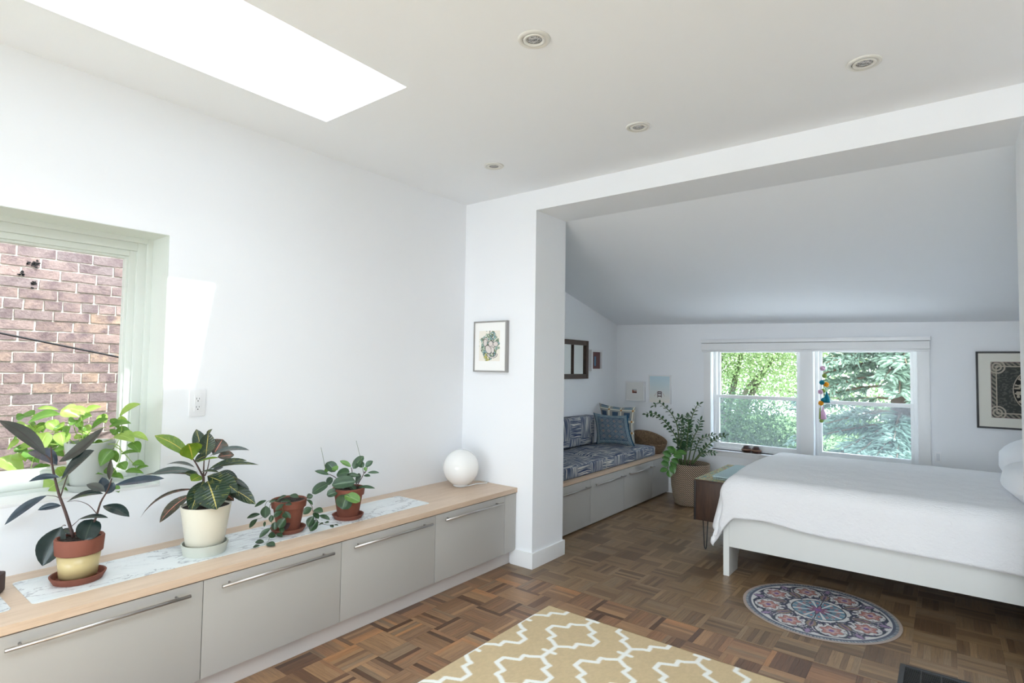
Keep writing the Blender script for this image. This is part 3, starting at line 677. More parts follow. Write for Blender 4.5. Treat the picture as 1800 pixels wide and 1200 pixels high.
# ---- croton
c = (-2.852, 1.279, ZM)
saucer(c, .092, .103, .05, GREYGL, 'deep pale grey-green saucer under the cream pot', .007)
cr = thing('croton_plant', (c[0], c[1], c[2] + .0075), 'croton with yellow-veined dark leaves in a tall cream pot', 'plant')
pot(cr, (c[0], c[1], 0), [(.074, c[2] + .0075), (.079, c[2] + .012), (.110, .800), (.1115, .806)], .005, .794, CREAM)
D = depth_of((c[0], c[1], .95)); z = zoomf(240, 740, 6.668)
CM = dict(d=CRO, y=CROY, p=CROP, g=CROG)
plant_leaves(cr, D, z, [
    (900, 400, 1010, 212, 200, 'p', (.03, .09), .05, 'obov', .8), (950, 420, 1145, 395, 120, 'p', (.04, .08), .1, 'ellipse', .6), (765, 392, 700, 95, 135, 'd', (.0, .03), .05, 'ellipse', .9), (812, 412, 842, 130, 155, 'd', (.01, .02), .05, 'ellipse', .95), (835, 180, 892, 90, 35, 'd', (.02, .03), .3, 'lance', .8),
    (655, 460, 212, 168, 135, 'y', (0, -.03), .14, 'obov', .75), (655, 452, 605, 262, 215, 'y', (-.01, -.07), .16, 'obov', .75), (850, 415, 1322, 340, 85, 'g', (-.01, -.02), .18, 'ellipse', .4), (845, 565, 1295, 462, 95, 'd', (.0, .03), .14, 'ellipse', .4), (832, 568, 1432, 512, 62, 'd', (.0, .0), .12, 'ellipse', .4),
    (742, 600, 965, 602, 50, 'd', (-.01, -.06), .12, 'ellipse', .4), (680, 540, 348, 508, 58, 'g', (.0, .06), .14, 'ellipse', .35), (740, 640, 80, 635, 60, 'p', (.01, .0), .1, 'ellipse', .35), (722, 600, 168, 622, 105, 'g', (0, -.05), .12, 'obov', .45),
    (755, 640, 640, 702, 120, 'y', (-.01, -.08), .1, 'ellipse', .6), (740, 650, 560, 610, 90, 'd', (0, -.05), .1, 'ellipse', .5), (700, 800, 42, 1132, 62, 'p', (.01, -.03), .26, 'ellipse', .35), (640, 860, 270, 1188, 112, 'p', (0, -.07), .14, 'ellipse', .7), (790, 700, 640, 1062, 175, 'd', (-.01, -.1), .1, 'ellipse', .85),
    (835, 700, 940, 1036, 330, 'd', (-.02, -.13), .08, 'ellipse', .85), (830, 642, 1188, 835, 190, 'd', (0, -.04), .1, 'ellipse', .8), (905, 640, 1190, 682, 110, 'd', (.01, .03), .22, 'ellipse', .6), (1040, 640, 1325, 802, 52, 'g', (.03, .05), .1, 'ellipse', .6), (900, 720, 1395, 972, 150, 'd', (.02, .04), .12, 'obov', .75), (900, 760, 1142, 932, 125, 'p', (.0, .02), .05, 'ellipse', .8),
    (885, 585, 1018, 535, 55, 'g', (.0, .05), .08, 'ellipse', .4), (680, 470, 830, 400, 90, 'd', (.02, .04), .1, 'ellipse', .6), (700, 490, 965, 430, 50, 'y', (-.01, -.04), .1, 'ellipse', .4)], CM)
stem(cr, D, z, [(790, 1000), (786, 800), (785, 650)], .007, STEMR, r1=.006)
stem(cr, D, z, [(785, 660), (700, 500), (655, 435)], .005, STEMR); stem(cr, D, z, [(785, 660), (790, 500), (795, 415)], .004, STEMR); stem(cr, D, z, [(800, 640), (830, 570), (860, 420)], .0035, STEMR)

# ---- trailing vine in terracotta
c = (-2.866, 1.724, ZM)
saucer(c, .078, .092, .024, TERRA, 'terracotta saucer under the small trailing vine')
hv = thing('trailing_vine', (c[0], c[1], c[2] + .0075), 'trailing small-leaved vine spilling over a terracotta pot', 'plant')
pot(hv, (c[0], c[1], 0), [(.058, c[2] + .0075), (.080, .706), (.081, .709), (.089, .711), (.094, .748), (.091, .751)], .008, .742, TERRA)
ZMIN[0] = ZM + .006; D = depth_of((c[0], c[1], .7)); z = zoomf(430, 760, 5.456); F = (-.10, -.12); VM = dict(h=HOY, r=HOYR)
rows = [(210, 650, 95, 715, 36), (150, 782, 20, 822, 42), (122, 828, 45, 915, 42), (205, 702, 197, 822, 78), (250, 915, 140, 1010, 46), (300, 985, 224, 992, 58), (308, 968, 362, 1000, 42), (188, 1048, 100, 1052, 42), (146, 1078, 80, 1105, 26), (208, 1066, 292, 1085, 52),
        (378, 686, 294, 750, 38), (388, 688, 452, 692, 36), (362, 752, 274, 812, 52), (384, 756, 440, 825, 36), (390, 820, 330, 918, 78), (290, 855, 288, 935, 56), (352, 900, 360, 965, 42), (372, 775, 404, 820, 52), (310, 650, 402, 604, 30), (340, 662, 442, 660, 30), (432, 602, 518, 622, 46), (232, 668, 300, 655, 34), (262, 790, 250, 860, 40), (195, 850, 188, 905, 20),
        (645, 720, 562, 782, 66), (660, 745, 752, 762, 66), (655, 770, 712, 826, 46), (714, 795, 818, 836, 42), (662, 800, 604, 905, 64), (702, 838, 628, 946, 86), (706, 888, 758, 870, 26), (765, 865, 810, 862, 26), (820, 888, 852, 910, 30), (858, 885, 898, 890, 16), (600, 640, 655, 695, 26), (655, 600, 596, 628, 56)]
plant_leaves(hv, D, z, [(*q, 'h', (-.11, -.13) if q[0] < 560 else (-.03, -.05), .1, 'ellipse', .55) for q in rows], VM)
plant_leaves(hv, D, z, [(438, 868, 376, 935, 50, 'r', (-.1, -.1), .1, 'ellipse', .6)], VM)
stem(hv, D, z, [(330, 655), (245, 690), (250, 800), (262, 900), (230, 1030), (190, 1072), (110, 1088)], .0016, STEMG, [-.03, -.1, -.11, -.11, -.12, -.12, -.12])
stem(hv, D, z, [(320, 655), (210, 665), (180, 800), (112, 830)], .0016, STEMG, [-.02, -.09, -.1, -.1]); stem(hv, D, z, [(360, 655), (352, 690), (376, 800), (350, 890)], .0016, STEMG, [-.03, -.1, -.11, -.11])
stem(hv, D, z, [(500, 640), (560, 625), (600, 650), (645, 705), (658, 765), (700, 850), (770, 882), (890, 886)], .0018, STEMR, [.0, -.02, -.02, -.03, -.03, -.04, -.04, -.04])

# ---- peperomia
c = (-2.846, 2.099, ZM)
saucer(c, .078, .092, .024, TERRA, 'terracotta saucer under the round-leaved plant')
pp = thing('peperomia_plant', (c[0], c[1], c[2] + .0075), 'round-leaved peperomia with two thin flower spikes in a terracotta pot', 'plant')
pot(pp, (c[0], c[1], 0), [(.060, c[2] + .0075), (.081, .712), (.082, .714), (.090, .716), (.0945, .754), (.092, .757)], .008, .748, TERRA)
D = depth_of((c[0], c[1], .8)); PM = dict(p=PEP, l=PEPL)
rows = [(810, 405, 672, 368, 42, 'p', (-.01, -.02)), (868, 375, 790, 285, 95, 'p', (0, .03)), (882, 402, 1005, 378, 85, 'p', (0, -.02)), (795, 378, 778, 340, 46, 'l', (0, 0)), (845, 440, 788, 492, 66, 'p', (0, .0)), (802, 488, 648, 582, 86, 'p', (-.02, -.05)), (1062, 470, 838, 502, 118, 'p', (-.06, -.09)), (960, 412, 1102, 416, 46, 'p', (-.02, -.02)),
        (1020, 330, 914, 270, 46, 'l', (0, .02)), (1040, 345, 1140, 226, 72, 'p', (0, .03)), (1142, 330, 1074, 284, 62, 'p', (0, .02)), (1158, 330, 1230, 272, 52, 'p', (0, .02)), (1180, 385, 1292, 386, 28, 'p', (0, .0)), (1142, 412, 1206, 420, 32, 'p', (0, -.03)), (1118, 420, 1062, 470, 90, 'p', (0, .03)), (1088, 522, 1252, 536, 32, 'p', (0, -.03)), (1010, 480, 900, 545, 60, 'p', (0, .02)),
        (960, 600, 1105, 662, 92, 'l', (-.1, -.12)), (985, 596, 938, 735, 138, 'p', (-.1, -.11)), (892, 565, 788, 600, 78, 'p', (-.08, -.1)), (1000, 500, 1070, 560, 50, 'p', (.0, -.03)), (845, 330, 890, 360, 60, 'l', (-.01, -.03)), (1150, 330, 1165, 370, 30, 'l', (-.01, -.03))]
plant_leaves(pp, D, z, [(*q, .08, 'round' if q[4] > 60 else 'ellipse', .6) for q in rows], PM)
for s_ in ([(1000, 570), (930, 500), (870, 430), (810, 400)], [(1010, 570), (1020, 460), (1030, 380), (1022, 335)], [(1040, 570), (1095, 480), (1130, 420), (1150, 370)], [(1020, 570), (1070, 500), (1062, 470)], [(985, 575), (980, 620), (984, 600)], [(1150, 390), (1170, 360), (1175, 330)]):
    stem(pp, D, z, s_, .003, STEMR, r1=.002)
stem(pp, D, z, [(775, 350), (755, 250), (732, 140)], .0016, STEMG, r1=.0008, name='flower_spike'); stem(pp, D, z, [(1140, 385), (1110, 240), (1070, 78)], .0016, STEMG, r1=.0008, name='flower_spike')

ZMIN[0] = -9
# ---- pothos on the window sill
ZS = LW['z0'] + .0125; cx, cy = -3.268, .915
saucer((cx, cy, ZS), .075, .088, .03, WHITEPOT, 'white saucer on the window sill under the pothos')
po = thing('pothos_plant', (cx, cy, ZS + .0075), 'bright lime green pothos trailing from a white pot on the window sill', 'plant')
pot(po, (cx, cy, 0), [(.068, ZS + .0075), (.085, ZS + .12), (.098, ZS + .20), (.101, ZS + .225), (.098, ZS + .228)], .006, ZS + .205, WHITEPOT)
D = depth_of((cx, cy, 1.1)); z = zoomf(0, 680, 3); QM = dict(l=POTH, d=POTD)
rows = [(152, 182, 318, 146, 74, 'd', (0, -.03)), (325, 118, 418, 158, 84, 'l', (.02, .05)), (198, 112, 310, 122, 24, 'l', (.03, .05)), (372, 112, 484, 158, 48, 'l', (0, .02)), (448, 128, 535, 104, 38, 'l', (.02, .04)), (630, 148, 742, 90, 54, 'l', (.02, .0)), (400, 192, 486, 150, 54, 'd', (0, -.02)), (482, 214, 572, 168, 48, 'd', (-.02, -.03)),
        (578, 206, 692, 192, 44, 'd', (-.02, -.04)), (685, 246, 782, 284, 40, 'l', (0, -.02)), (618, 248, 708, 292, 70, 'l', (0, -.04)), (690, 292, 738, 346, 52, 'd', (0, -.03)), (640, 352, 740, 344, 24, 'd', (0, 0)), (592, 330, 528, 418, 64, 'd', (-.04, -.06)), (575, 384, 622, 342, 56, 'd', (-.03, -.04)), (632, 398, 662, 438, 48, 'd', (-.02, -.03)),
        (700, 402, 765, 412, 38, 'd', (0, 0)), (662, 442, 758, 456, 32, 'd', (0, 0)), (718, 432, 785, 418, 26, 'd', (0, 0)), (590, 462, 652, 484, 34, 'd', (0, -.02)), (395, 470, 550, 462, 20, 'd', (-.04, -.05)), (338, 252, 372, 208, 54, 'd', (-.03, -.04)), (250, 238, 214, 348, 66, 'l', (-.03, -.05)), (318, 238, 332, 312, 66, 'l', (-.04, -.05)),
        (286, 332, 352, 328, 54, 'd', (-.05, -.06)), (98, 322, 185, 308, 42, 'l', (0, .02)), (102, 280, 38, 332, 38, 'l', (0, 0)), (128, 338, 205, 402, 56, 'd', (-.02, -.03)), (60, 362, 135, 386, 40, 'l', (.02, .02)), (0, 372, 120, 470, 86, 'l', (0, -.02)), (172, 506, 88, 540, 46, 'l', (-.02, -.03)), (300, 502, 182, 622, 96, 'l', (-.05, -.07)),
        (345, 528, 396, 554, 32, 'd', (-.04, -.05)), (152, 245, 132, 198, 48, 'l', (0, 0)), (70, 205, 138, 200, 40, 'l', (.02, .03)), (600, 522, 628, 556, 30, 'd', (0, 0)), (430, 210, 470, 250, 60, 'l', (.03, .04)), (250, 180, 300, 235, 60, 'l', (.03, .04)), (180, 420, 230, 440, 50, 'd', (.0, .0)), (160, 440, 120, 500, 50, 'd', (.0, .0)), (230, 300, 150, 290, 56, 'd', (.02, .04)), (520, 150, 560, 190, 50, 'l', (.03, .04)), (410, 300, 470, 320, 40, 'd', (-.04, -.06))]
rp_ = random.Random(21)
for _ in range(48):
    x = rp_.uniform(70, 660); y = rp_.uniform(140, 330) if rp_.random() < .7 else rp_.uniform(330, 480)
    if 330 < x < 540 and y > 290: x -= 220
    a_ = rp_.uniform(0, 6.28); L_ = rp_.uniform(55, 85); o_ = rp_.uniform(.0, .07)
    rows.append((x, y, x + L_ * math.cos(a_), y + L_ * .6 * math.sin(a_) + 18, rp_.uniform(30, 54), rp_.choice('ldd'), (o_ - .02, o_)))
plant_leaves(po, D, z, [(*q, .14, 'heart', .55) for q in rows], QM)
for s_, o_ in (([(440, 320), (400, 240), (385, 190)], None), ([(430, 320), (470, 240), (560, 210)], None), ([(450, 320), (510, 315), (552, 345), (600, 322), (640, 255)], None), ([(460, 320), (600, 300), (640, 340), (615, 420), (575, 480)], [0, -.02, -.03, -.04, -.05]), ([(600, 310), (640, 335), (700, 400), (720, 430)], None), ([(420, 320), (330, 240), (290, 170)], None),
                ([(420, 320), (240, 300), (190, 340), (160, 440)], [0, -.03, -.04, -.04]), ([(430, 320), (380, 300), (310, 240), (200, 240), (155, 190)], None), ([(450, 320), (630, 250), (632, 150)], None), ([(425, 320), (390, 400), (350, 470), (300, 510)], [0, -.06, -.08, -.07]), ([(440, 320), (430, 180), (420, 120)], None)):
    stem(po, D, z, s_, .0022, STEMP, o_, r1=.0014)

# ---- dark ornaments at the left edge
tag(MB().prism([(-3.02, .44), (-2.93, .43), (-2.925, .545), (-2.985, .575), (-3.03, .54)], ZM, ZM + .075).build('wooden_block', plain('dark_red_wood', rgb(62, 40, 38), .6, var=.3, vs=25), bevel=.008), 'chunky dark reddish-brown wooden holder cut by the left picture edge', 'ornament')
tag(MB().lathe([(0, 0), (.022, 0), (.034, .018), (.030, .038), (.018, .048), (0, .05)], (-2.755, .475, ZM), 24).build('dark_pebble', plain('dark_stone', rgb(48, 44, 48), .6), smooth=True), 'small round dark stone ornament at the bottom left on the marble sheet', 'ornament')

# ---- globe lamp
lc = (-2.945, 3.192)
lm = thing('globe_lamp', (*lc, ZT), 'white opal glass globe lamp standing in the corner by the column', 'lamp')
R_ = .137; zc = ZT + .142; a0 = math.radians(-68)
MB().lathe([(.06, ZT + .009)] + [(R_ * math.cos(a0 + (PI / 2 - a0) * i / 26), zc + R_ * math.sin(a0 + (PI / 2 - a0) * i / 26)) for i in range(26)] + [(0.0001, zc + R_)], (*lc, 0), 56).build('lamp_shade', GLOBE, lm, smooth=True)
MB().lathe([(0, ZT + .001), (.052, ZT + .001), (.056, ZT + .008), (.056, ZT + .013), (0, ZT + .013)], (*lc, 0), 32).build('base', WHITEP, lm, smooth=True)
MB().tube([(lc[0] + .05, lc[1] + .02, ZT + .006), (-2.90, 3.32, ZT + .0045), (-2.86, 3.40, ZT + .0045), (-2.87, 3.425, ZT + .008), (-2.93, 3.42, ZT + .012), (-3.0, 3.40, ZT + .005)], .004, 8).build('power_cord', WHITEP, lm, smooth=True)

# ---- wall outlet
ot = thing('wall_outlet', (XL, 1.351, 1.275), 'white double power outlet on the left wall beside the window', 'outlet')
MB().box((XL, 1.311, 1.205), (XL + .006, 1.393, 1.348)).build('cover_plate', WHITEP, ot, bevel=.003)
rec = MB().box((XL + .004, 1.336, 1.232), (XL + .009, 1.370, 1.320)).build('receptacle', WHITEP, ot, bevel=.001)
sl = MB()
for zz in (1.300, 1.256):
    for yy, hh in ((1.346, .005), (1.360, .004)): sl.box((XL + .0088, yy - .0011, zz - hh), (XL + .0095, yy + .0011, zz + hh))
    sl.box((XL + .0088, 1.351, zz - .015), (XL + .0095, 1.356, zz - .010))
sl.build('socket_slots', BLACK, rec)

# ================================================================= FRAMES
def frame_x(name, y, x0, x1, z0, z1, bw, dp, mat, label, art, matcol, mw, dz=0, label_art=None, glass=True, sgn=-1):
    """framed picture on a wall of constant y, facing -y"""
    t = thing(name, ((x0 + x1) / 2, y, (z0 + z1) / 2), label, 'picture')
    f = MB(); ya = y - dp
    for a, c in (((x0, ya, z0), (x0 + bw, y, z1)), ((x1 - bw, ya, z0), (x1, y, z1)), ((x0 + bw, ya, z0), (x1 - bw, y, z0 + bw)), ((x0 + bw, ya, z1 - bw), (x1 - bw, y, z1))): f.box(a, c)
    f.build('frame', mat, t, bevel=.0012)
    yb = ya + .006
    MB().box((x0 + bw, yb, z0 + bw), (x1 - bw, y, z1 - bw)).build('mount', plain('mount_board', matcol, .9, var=.01), t)
    ax0, ax1, az0, az1 = x0 + bw + mw[0], x1 - bw - mw[1], z0 + bw + mw[2], z1 - bw - mw[3]
    p = panel('print', (ax0, yb - .0006, az0), (ax1 - ax0, 0, 0), (0, 0, az1 - az0), art[0], art[1], art[2], PRINT, t)
    return t
def monkeys(u, v):
    c = np.tile(np.array([[.93, .91, .87]]), (len(u), 1)); d = np.hypot((u - .5) / .46, (v - .5) / .46); nz = vnoise(u, v, 14, 3); n2 = vnoise(u, v, 30, 4)
    body = (d + (nz - .5) * .5) < .95
    c = over(c, body * (n2 > .35) * .8, (.55, .66, .58)); c = over(c, body * (vnoise(u, v, 18, 8) > .55) * .85, (.52, .66, .70)); c = over(c, body * (vnoise(u, v, 22, 9) > .62) * .8, (.40, .48, .36))
    c = over(c, (np.hypot(u - .38, v - .12) < .14) * (n2 > .4) * .8, (.80, .74, .40)); c = over(c, (vnoise(u, v, 40, 12) > .74) * body * .8, (.25, .24, .2))
    for (x, y, rx, ry, a) in ((.32, .68, .1, .09, 0), (.3, .6, .09, .12, 0), (.6, .5, .15, .13, .4), (.45, .38, .16, .11, -.7), (.8, .56, .11, .08, 0), (.56, .57, .1, .09, 0), (.66, .36, .07, .1, 0)):
        X = (u - x) * math.cos(a) + (v - y) * math.sin(a); Y = -(u - x) * math.sin(a) + (v - y) * math.cos(a); q = np.hypot(X / rx, Y / ry)
        c = over(c, (q < 1.12) * .8, (.3, .27, .26)); c = over(c, q < .95, (.86, .83, .81))
    q = np.abs(np.hypot((u - .64) / .2, (v - .22) / .1) - 1); c = over(c, (q < .28) * (v < .24), (.32, .29, .29)); c = over(c, (q < .16) * (v < .23), (.84, .82, .80))
    q = np.abs((u - .5) - (.95 - v) * .5 - .05 * np.sin(v * 20)); c = over(c, (q < .012) * (v > .6), (.3, .27, .25)); return c
frame_x('framed_print', YD0, -3.029, -2.690, 1.447, 1.852, .012, .036, plain('brushed_grey_frame', rgb(158, 156, 154), .4, .3), 'grey metal framed antique print of animals in foliage on the column wall', (70, 110, monkeys), rgb(244, 244, 242), (.045, .055, .075, .065))
def bridge(u, v):
    t = v[:, None]; c = np.array([[.92, .90, .87]]) * (1 - t) + np.array([[.78, .87, .91]]) * t; x = u - .5
    for s in (-1, 1): c = over(c, (np.abs(x - s * .09) < .016) * (v > .18) * (v < .42), (.30, .22, .24))
    for yy in (.40, .34, .24): c = over(c, (np.abs(x) < .1) * (np.abs(v - yy) < .016), (.32, .24, .26))
    for s in (-1, 1): c = over(c, (np.abs(v - (.42 - (np.abs(x) - .09) * 1.1)) < .008) * (x * s > .09) * (x * s < .26), (.75, .6, .56))
    return c
frame_x('framed_photo', YB, -2.928, -2.640, 1.062, 1.412, .012, .03, WHITEP, 'white framed photo of a bridge tower in pale fog', (60, 80, bridge), rgb(236, 236, 234), (.004, .004, .004, .004))
def sunset(u, v):
    t = v[:, None]; c = np.array([[.55, .3, .22]]) * (1 - t) + np.array([[.78, .84, .86]]) * t
    c = over(c, (v < .3), (.34, .2, .18)); return over(c, (v < .75) * (u < .3), (.5, .28, .22))
frame_x('small_framed_photo', YB, -3.235, -2.975, 1.078, 1.325, .012, .045, WHITEP, 'small white box frame with tiny sunset photo in a wide mount', (30, 24, sunset), rgb(226, 226, 224), (.082, .092, .088, .082))
def mandala(u, v):
    x = (u - .5) * .96; y = (v - .5) * .66 * (.66 / .66); c = np.tile(np.array([[.25, .26, .25]]), (len(u), 1)); n = vnoise(u, v, 60, 2); n2 = vnoise(u, v, 34, 5)
    r = np.hypot(x, y); th = np.arctan2(y, x); ed = np.minimum(np.minimum(u, 1 - u) * .96, np.minimum(v, 1 - v) * .66)
    c = over(c, (n > .62) * .4, (.5, .5, .46)); L = (.70, .66, .60)
    c = over(c, (ed < .05) * (np.sin((u * .96 + v * .66) * 120) > 0) * .6, L); c = over(c, np.abs(ed - .055) < .006, L); c = over(c, np.abs(ed - .004) < .004, (.6, .5, .5))
    for k, (a, b) in enumerate(((.27, .16), (.15, .07))):
        c = over(c, (r < a) * (r > b), (.12, .12, .12)); seg = np.abs(((th / (2 * PI) * (14 - 4 * k)) % 1) - .5)
        c = over(c, (r < a - .01) * (r > b + .01) * (n2 > .45) * (seg < .38), L); c = over(c, np.abs(r - a) < .005, L)
    c = over(c, np.abs(r - .155) < .012, (.42, .42, .42)); c = over(c, (r < .06) * (n > .45), L)
    for sx in (0, 1):
        for sy in (0, 1):
            q = np.hypot((u - sx) * .96 - (.06 if not sx else -.06), (v - sy) * .66 - (.06 if not sy else -.06)); c = over(c, (q < .09) * (np.sin(q * 190) > 0), L)
    return c
frame_x('large_framed_art', YB, .216, 1.10, 1.006, 1.690, .016, .03, BLACK, 'large black framed artwork with dark circular figure pattern above the bed', (330, 240, mandala), rgb(226, 224, 214), (.085, .085, .08, .075))

# frames on the alcove left wall (constant x, facing +x)
mr = thing('window_pane_mirror', (XAL, 5.45, 1.58), 'dark brown wooden divided mirror on the alcove wall beside the column', 'mirror')
y0, y1, z0, z1 = 4.86, 5.815, 1.36, 1.806; f = MB(); bw_ = .055
for a, c in (((XAL, y0, z0), (XAL + .035, y0 + bw_, z1)), ((XAL, y1 - bw_, z0), (XAL + .035, y1, z1)), ((XAL, y0 + bw_, z0), (XAL + .035, y1 - bw_, z0 + bw_)), ((XAL, y0 + bw_, z1 - bw_), (XAL + .035, y1 - bw_, z1)), ((XAL, 5.478, z0 + bw_), (XAL + .028, 5.498, z1 - bw_)), ((XAL, 5.168, z0 + bw_), (XAL + .028, 5.188, z1 - bw_))): f.box(a, c)
f.build('frame', DKFRAME, mr, bevel=.004)
MIR = M('mirror_glass', (.82, .86, .83), .06, 1.0).m
for a, c in ((y0 + bw_, 5.168), (5.188, 5.478), (5.498, y1 - bw_)): MB().box((XAL + .006, a, z0 + bw_), (XAL + .012, c, z1 - bw_)).build('mirror_pane', MIR, mr)
sf = thing('small_shadow_frame', (XAL, 6.0, 1.58), 'small white shadow box frame with plum picture holding a blue strip', 'picture')
y0, y1, z0, z1 = 5.872, 6.142, 1.452, 1.706; f = MB(); q = .026
for a, c in (((XAL, y0, z0), (XAL + .045, y0 + q, z1)), ((XAL, y1 - q, z0), (XAL + .045, y1, z1)), ((XAL, y0 + q, z0), (XAL + .045, y1 - q, z0 + q)), ((XAL, y0 + q, z1 - q), (XAL + .045, y1 - q, z1))): f.box(a, c)
f.build('frame', WHITEP, sf, bevel=.0015)
def plum(u, v):
    c = np.tile(np.array([[.42, .29, .29]]), (len(u), 1)); c = over(c, (vnoise(u, v, 12, 1) > .6) * .3, (.5, .36, .34))
    c = over(c, (np.abs(u - .45) < .12) * (np.abs(v - .45) < .32), (.38, .28, .34)); return over(c, (np.abs(u - .45) < .085) * (np.abs(v - .45) < .29), (.38, .52, .64))
panel('print', (XAL + .02, y0 + q, z0 + q), (0, y1 - y0 - 2 * q, 0), (0, 0, z1 - z0 - 2 * q), 40, 50, plum, PRINT, sf)

# ================================================================= ALCOVE BENCH
XB = -2.669; G = 'grey cabinets under the alcove bench'
for (a, c, h, lab) in ((3.99, 4.704, (4.05, 4.652), 'grey bench cabinet half hidden by the white column'), (4.704, 5.396, (4.752, 5.372), 'grey bench cabinet below the seam of the two seat cushions'), (5.396, 6.115, (5.474, 6.10), 'grey bench cabinet below the pillows, nearest the woven pot')):
    cabinet(a, c, XAL + .02, XB, .018, .444, lab, G, .378, h)
cabinet(6.115, YB - .016, XAL + .02, XB, .018, .444, 'narrow grey end panel of the bench behind the woven pot', None, filler=True)
tag(MB().box((XAL, YD1 + .016, .4455), (XB + .006, YB - .001, .474)).build('bench_top', OAK, bevel=.002), 'light oak bench top running along the alcove wall', 'worktop')

def stripe_cloth():
    m = M('blue_line_patchwork', rough=.95, spec=.1); tc = m.t.nodes.new('ShaderNodeUVMap'); mp = m.t.nodes.new('ShaderNodeMapping'); m.l(tc.outputs[0], mp.inputs[0])
    nz = m.t.nodes.new('ShaderNodeTexNoise'); nz.inputs['Scale'].default_value = 7; nz.inputs['Detail'].default_value = 2; m.l(mp.outputs[0], nz.inputs[0])
    ad = m.t.nodes.new('ShaderNodeVectorMath'); ad.operation = 'MULTIPLY_ADD'; m.l(nz.outputs['Color'], ad.inputs[0]); ad.inputs[1].default_value = (.02, .02, 0); m.l(mp.outputs[0], ad.inputs[2])
    outs = []
    for k, dr in enumerate(((112, 4, 1), (4, 112, 1))):
        mq = m.t.nodes.new('ShaderNodeMapping'); mq.inputs['Scale'].default_value = dr; m.l(ad.outputs[0], mq.inputs[0])
        outs.append(m.ramp(m.noise(mq.outputs[0], 1.0, 2, .5), [(.40, rgb(60, 72, 102)), (.52, rgb(122, 130, 144)), (.60, rgb(208, 206, 200))]))
    ck = m.t.nodes.new('ShaderNodeTexChecker'); ck.inputs['Scale'].default_value = 4.2; m.l(ad.outputs[0], ck.inputs[0])
    m.color(m.mix(ck.outputs['Fac'], outs[0], outs[1])); m.bump(m.noise(m.coord('Object'), 200, 2), .3, .003); return m.m
STRIPE = stripe_cloth()
def cushion(a, c, mat, rnd_=.028, puff=.018, name='cushion', parent=None, seed=0, axis='z'):
    """rounded box cushion with a puffed top, uv in metres"""
    bm = bmesh.new(); bmesh.ops.create_cube(bm, size=1)
    dx, dy, dz = (c[i] - a[i] for i in range(3)); ctr = [(a[i] + c[i]) / 2 for i in range(3)]
    for v in bm.verts: v.co = Vector((v.co.x * dx, v.co.y * dy, v.co.z * dz))
    bmesh.ops.bevel(bm, geom=bm.edges[:], offset=rnd_, segments=4, profile=.6, affect='EDGES')
    bmesh.ops.subdivide_edges(bm, edges=[e for e in bm.edges if e.calc_length() > .12], cuts=10, use_grid_fill=True)
    r = random.Random(seed); o1, o2 = r.uniform(0, 9), r.uniform(0, 9)
    for v in bm.verts:
        x, y, z_ = v.co.x / dx * 2, v.co.y / dy * 2, v.co.z / dz * 2
        w1 = math.sin(v.co.x * 9 + o1) * math.sin(v.co.y * 8 + o2) * .004
        if axis == 'z': v.co.z += (puff * (1 - x ** 4) * (1 - y ** 4) + w1) * z_ if z_ > 0 else 0
        else: v.co.x += (puff * (1 - z_ ** 4) * (1 - y ** 4) + w1) * x if x > 0 else 0
    uvl = bm.loops.layers.uv.new('UVMap')
    for f in bm.faces:
        n = f.normal
        for l in f.loops:
            p = l.vert.co + Vector(ctr)
            l[uvl].uv = (p.x, p.y) if abs(n.z) > .7 else ((p.y, p.z) if abs(n.x) > .7 else (p.x, p.z))
        f.smooth = True
    me = bpy.data.meshes.new(name); bm.to_mesh(me); bm.free(); me.materials.append(mat)
    o = bpy.data.objects.new(name, me); COL.objects.link(o); o.location = ctr; ALL.append(o); o['_o'] = tuple(ctr)
    if parent is not None: o.parent = parent; o.location = Vector(ctr) - Vector(parent['_o'])
    return o
for (a, c, lab, sd_) in (((XAL + .01, 3.90, .4745), (-2.70, 5.083, .588), 'long blue and white striped seat cushion half hidden by the column', 1), ((XAL + .01, 5.087, .4745), (-2.70, 6.275, .588), 'blue and white striped seat cushion below the pillows', 2)):
    tag(cushion(a, c, STRIPE, .03, .02, 'seat_cushion', seed=sd_), lab, 'cushion')
bc = tag(cushion((XAL + .005, 4.35, .612), (XAL + .135, 5.80, .94), STRIPE, .03, .015, 'back_cushion', axis='x', seed=4), 'blue and white patchwork back cushion leaning on the alcove wall', 'cushion')

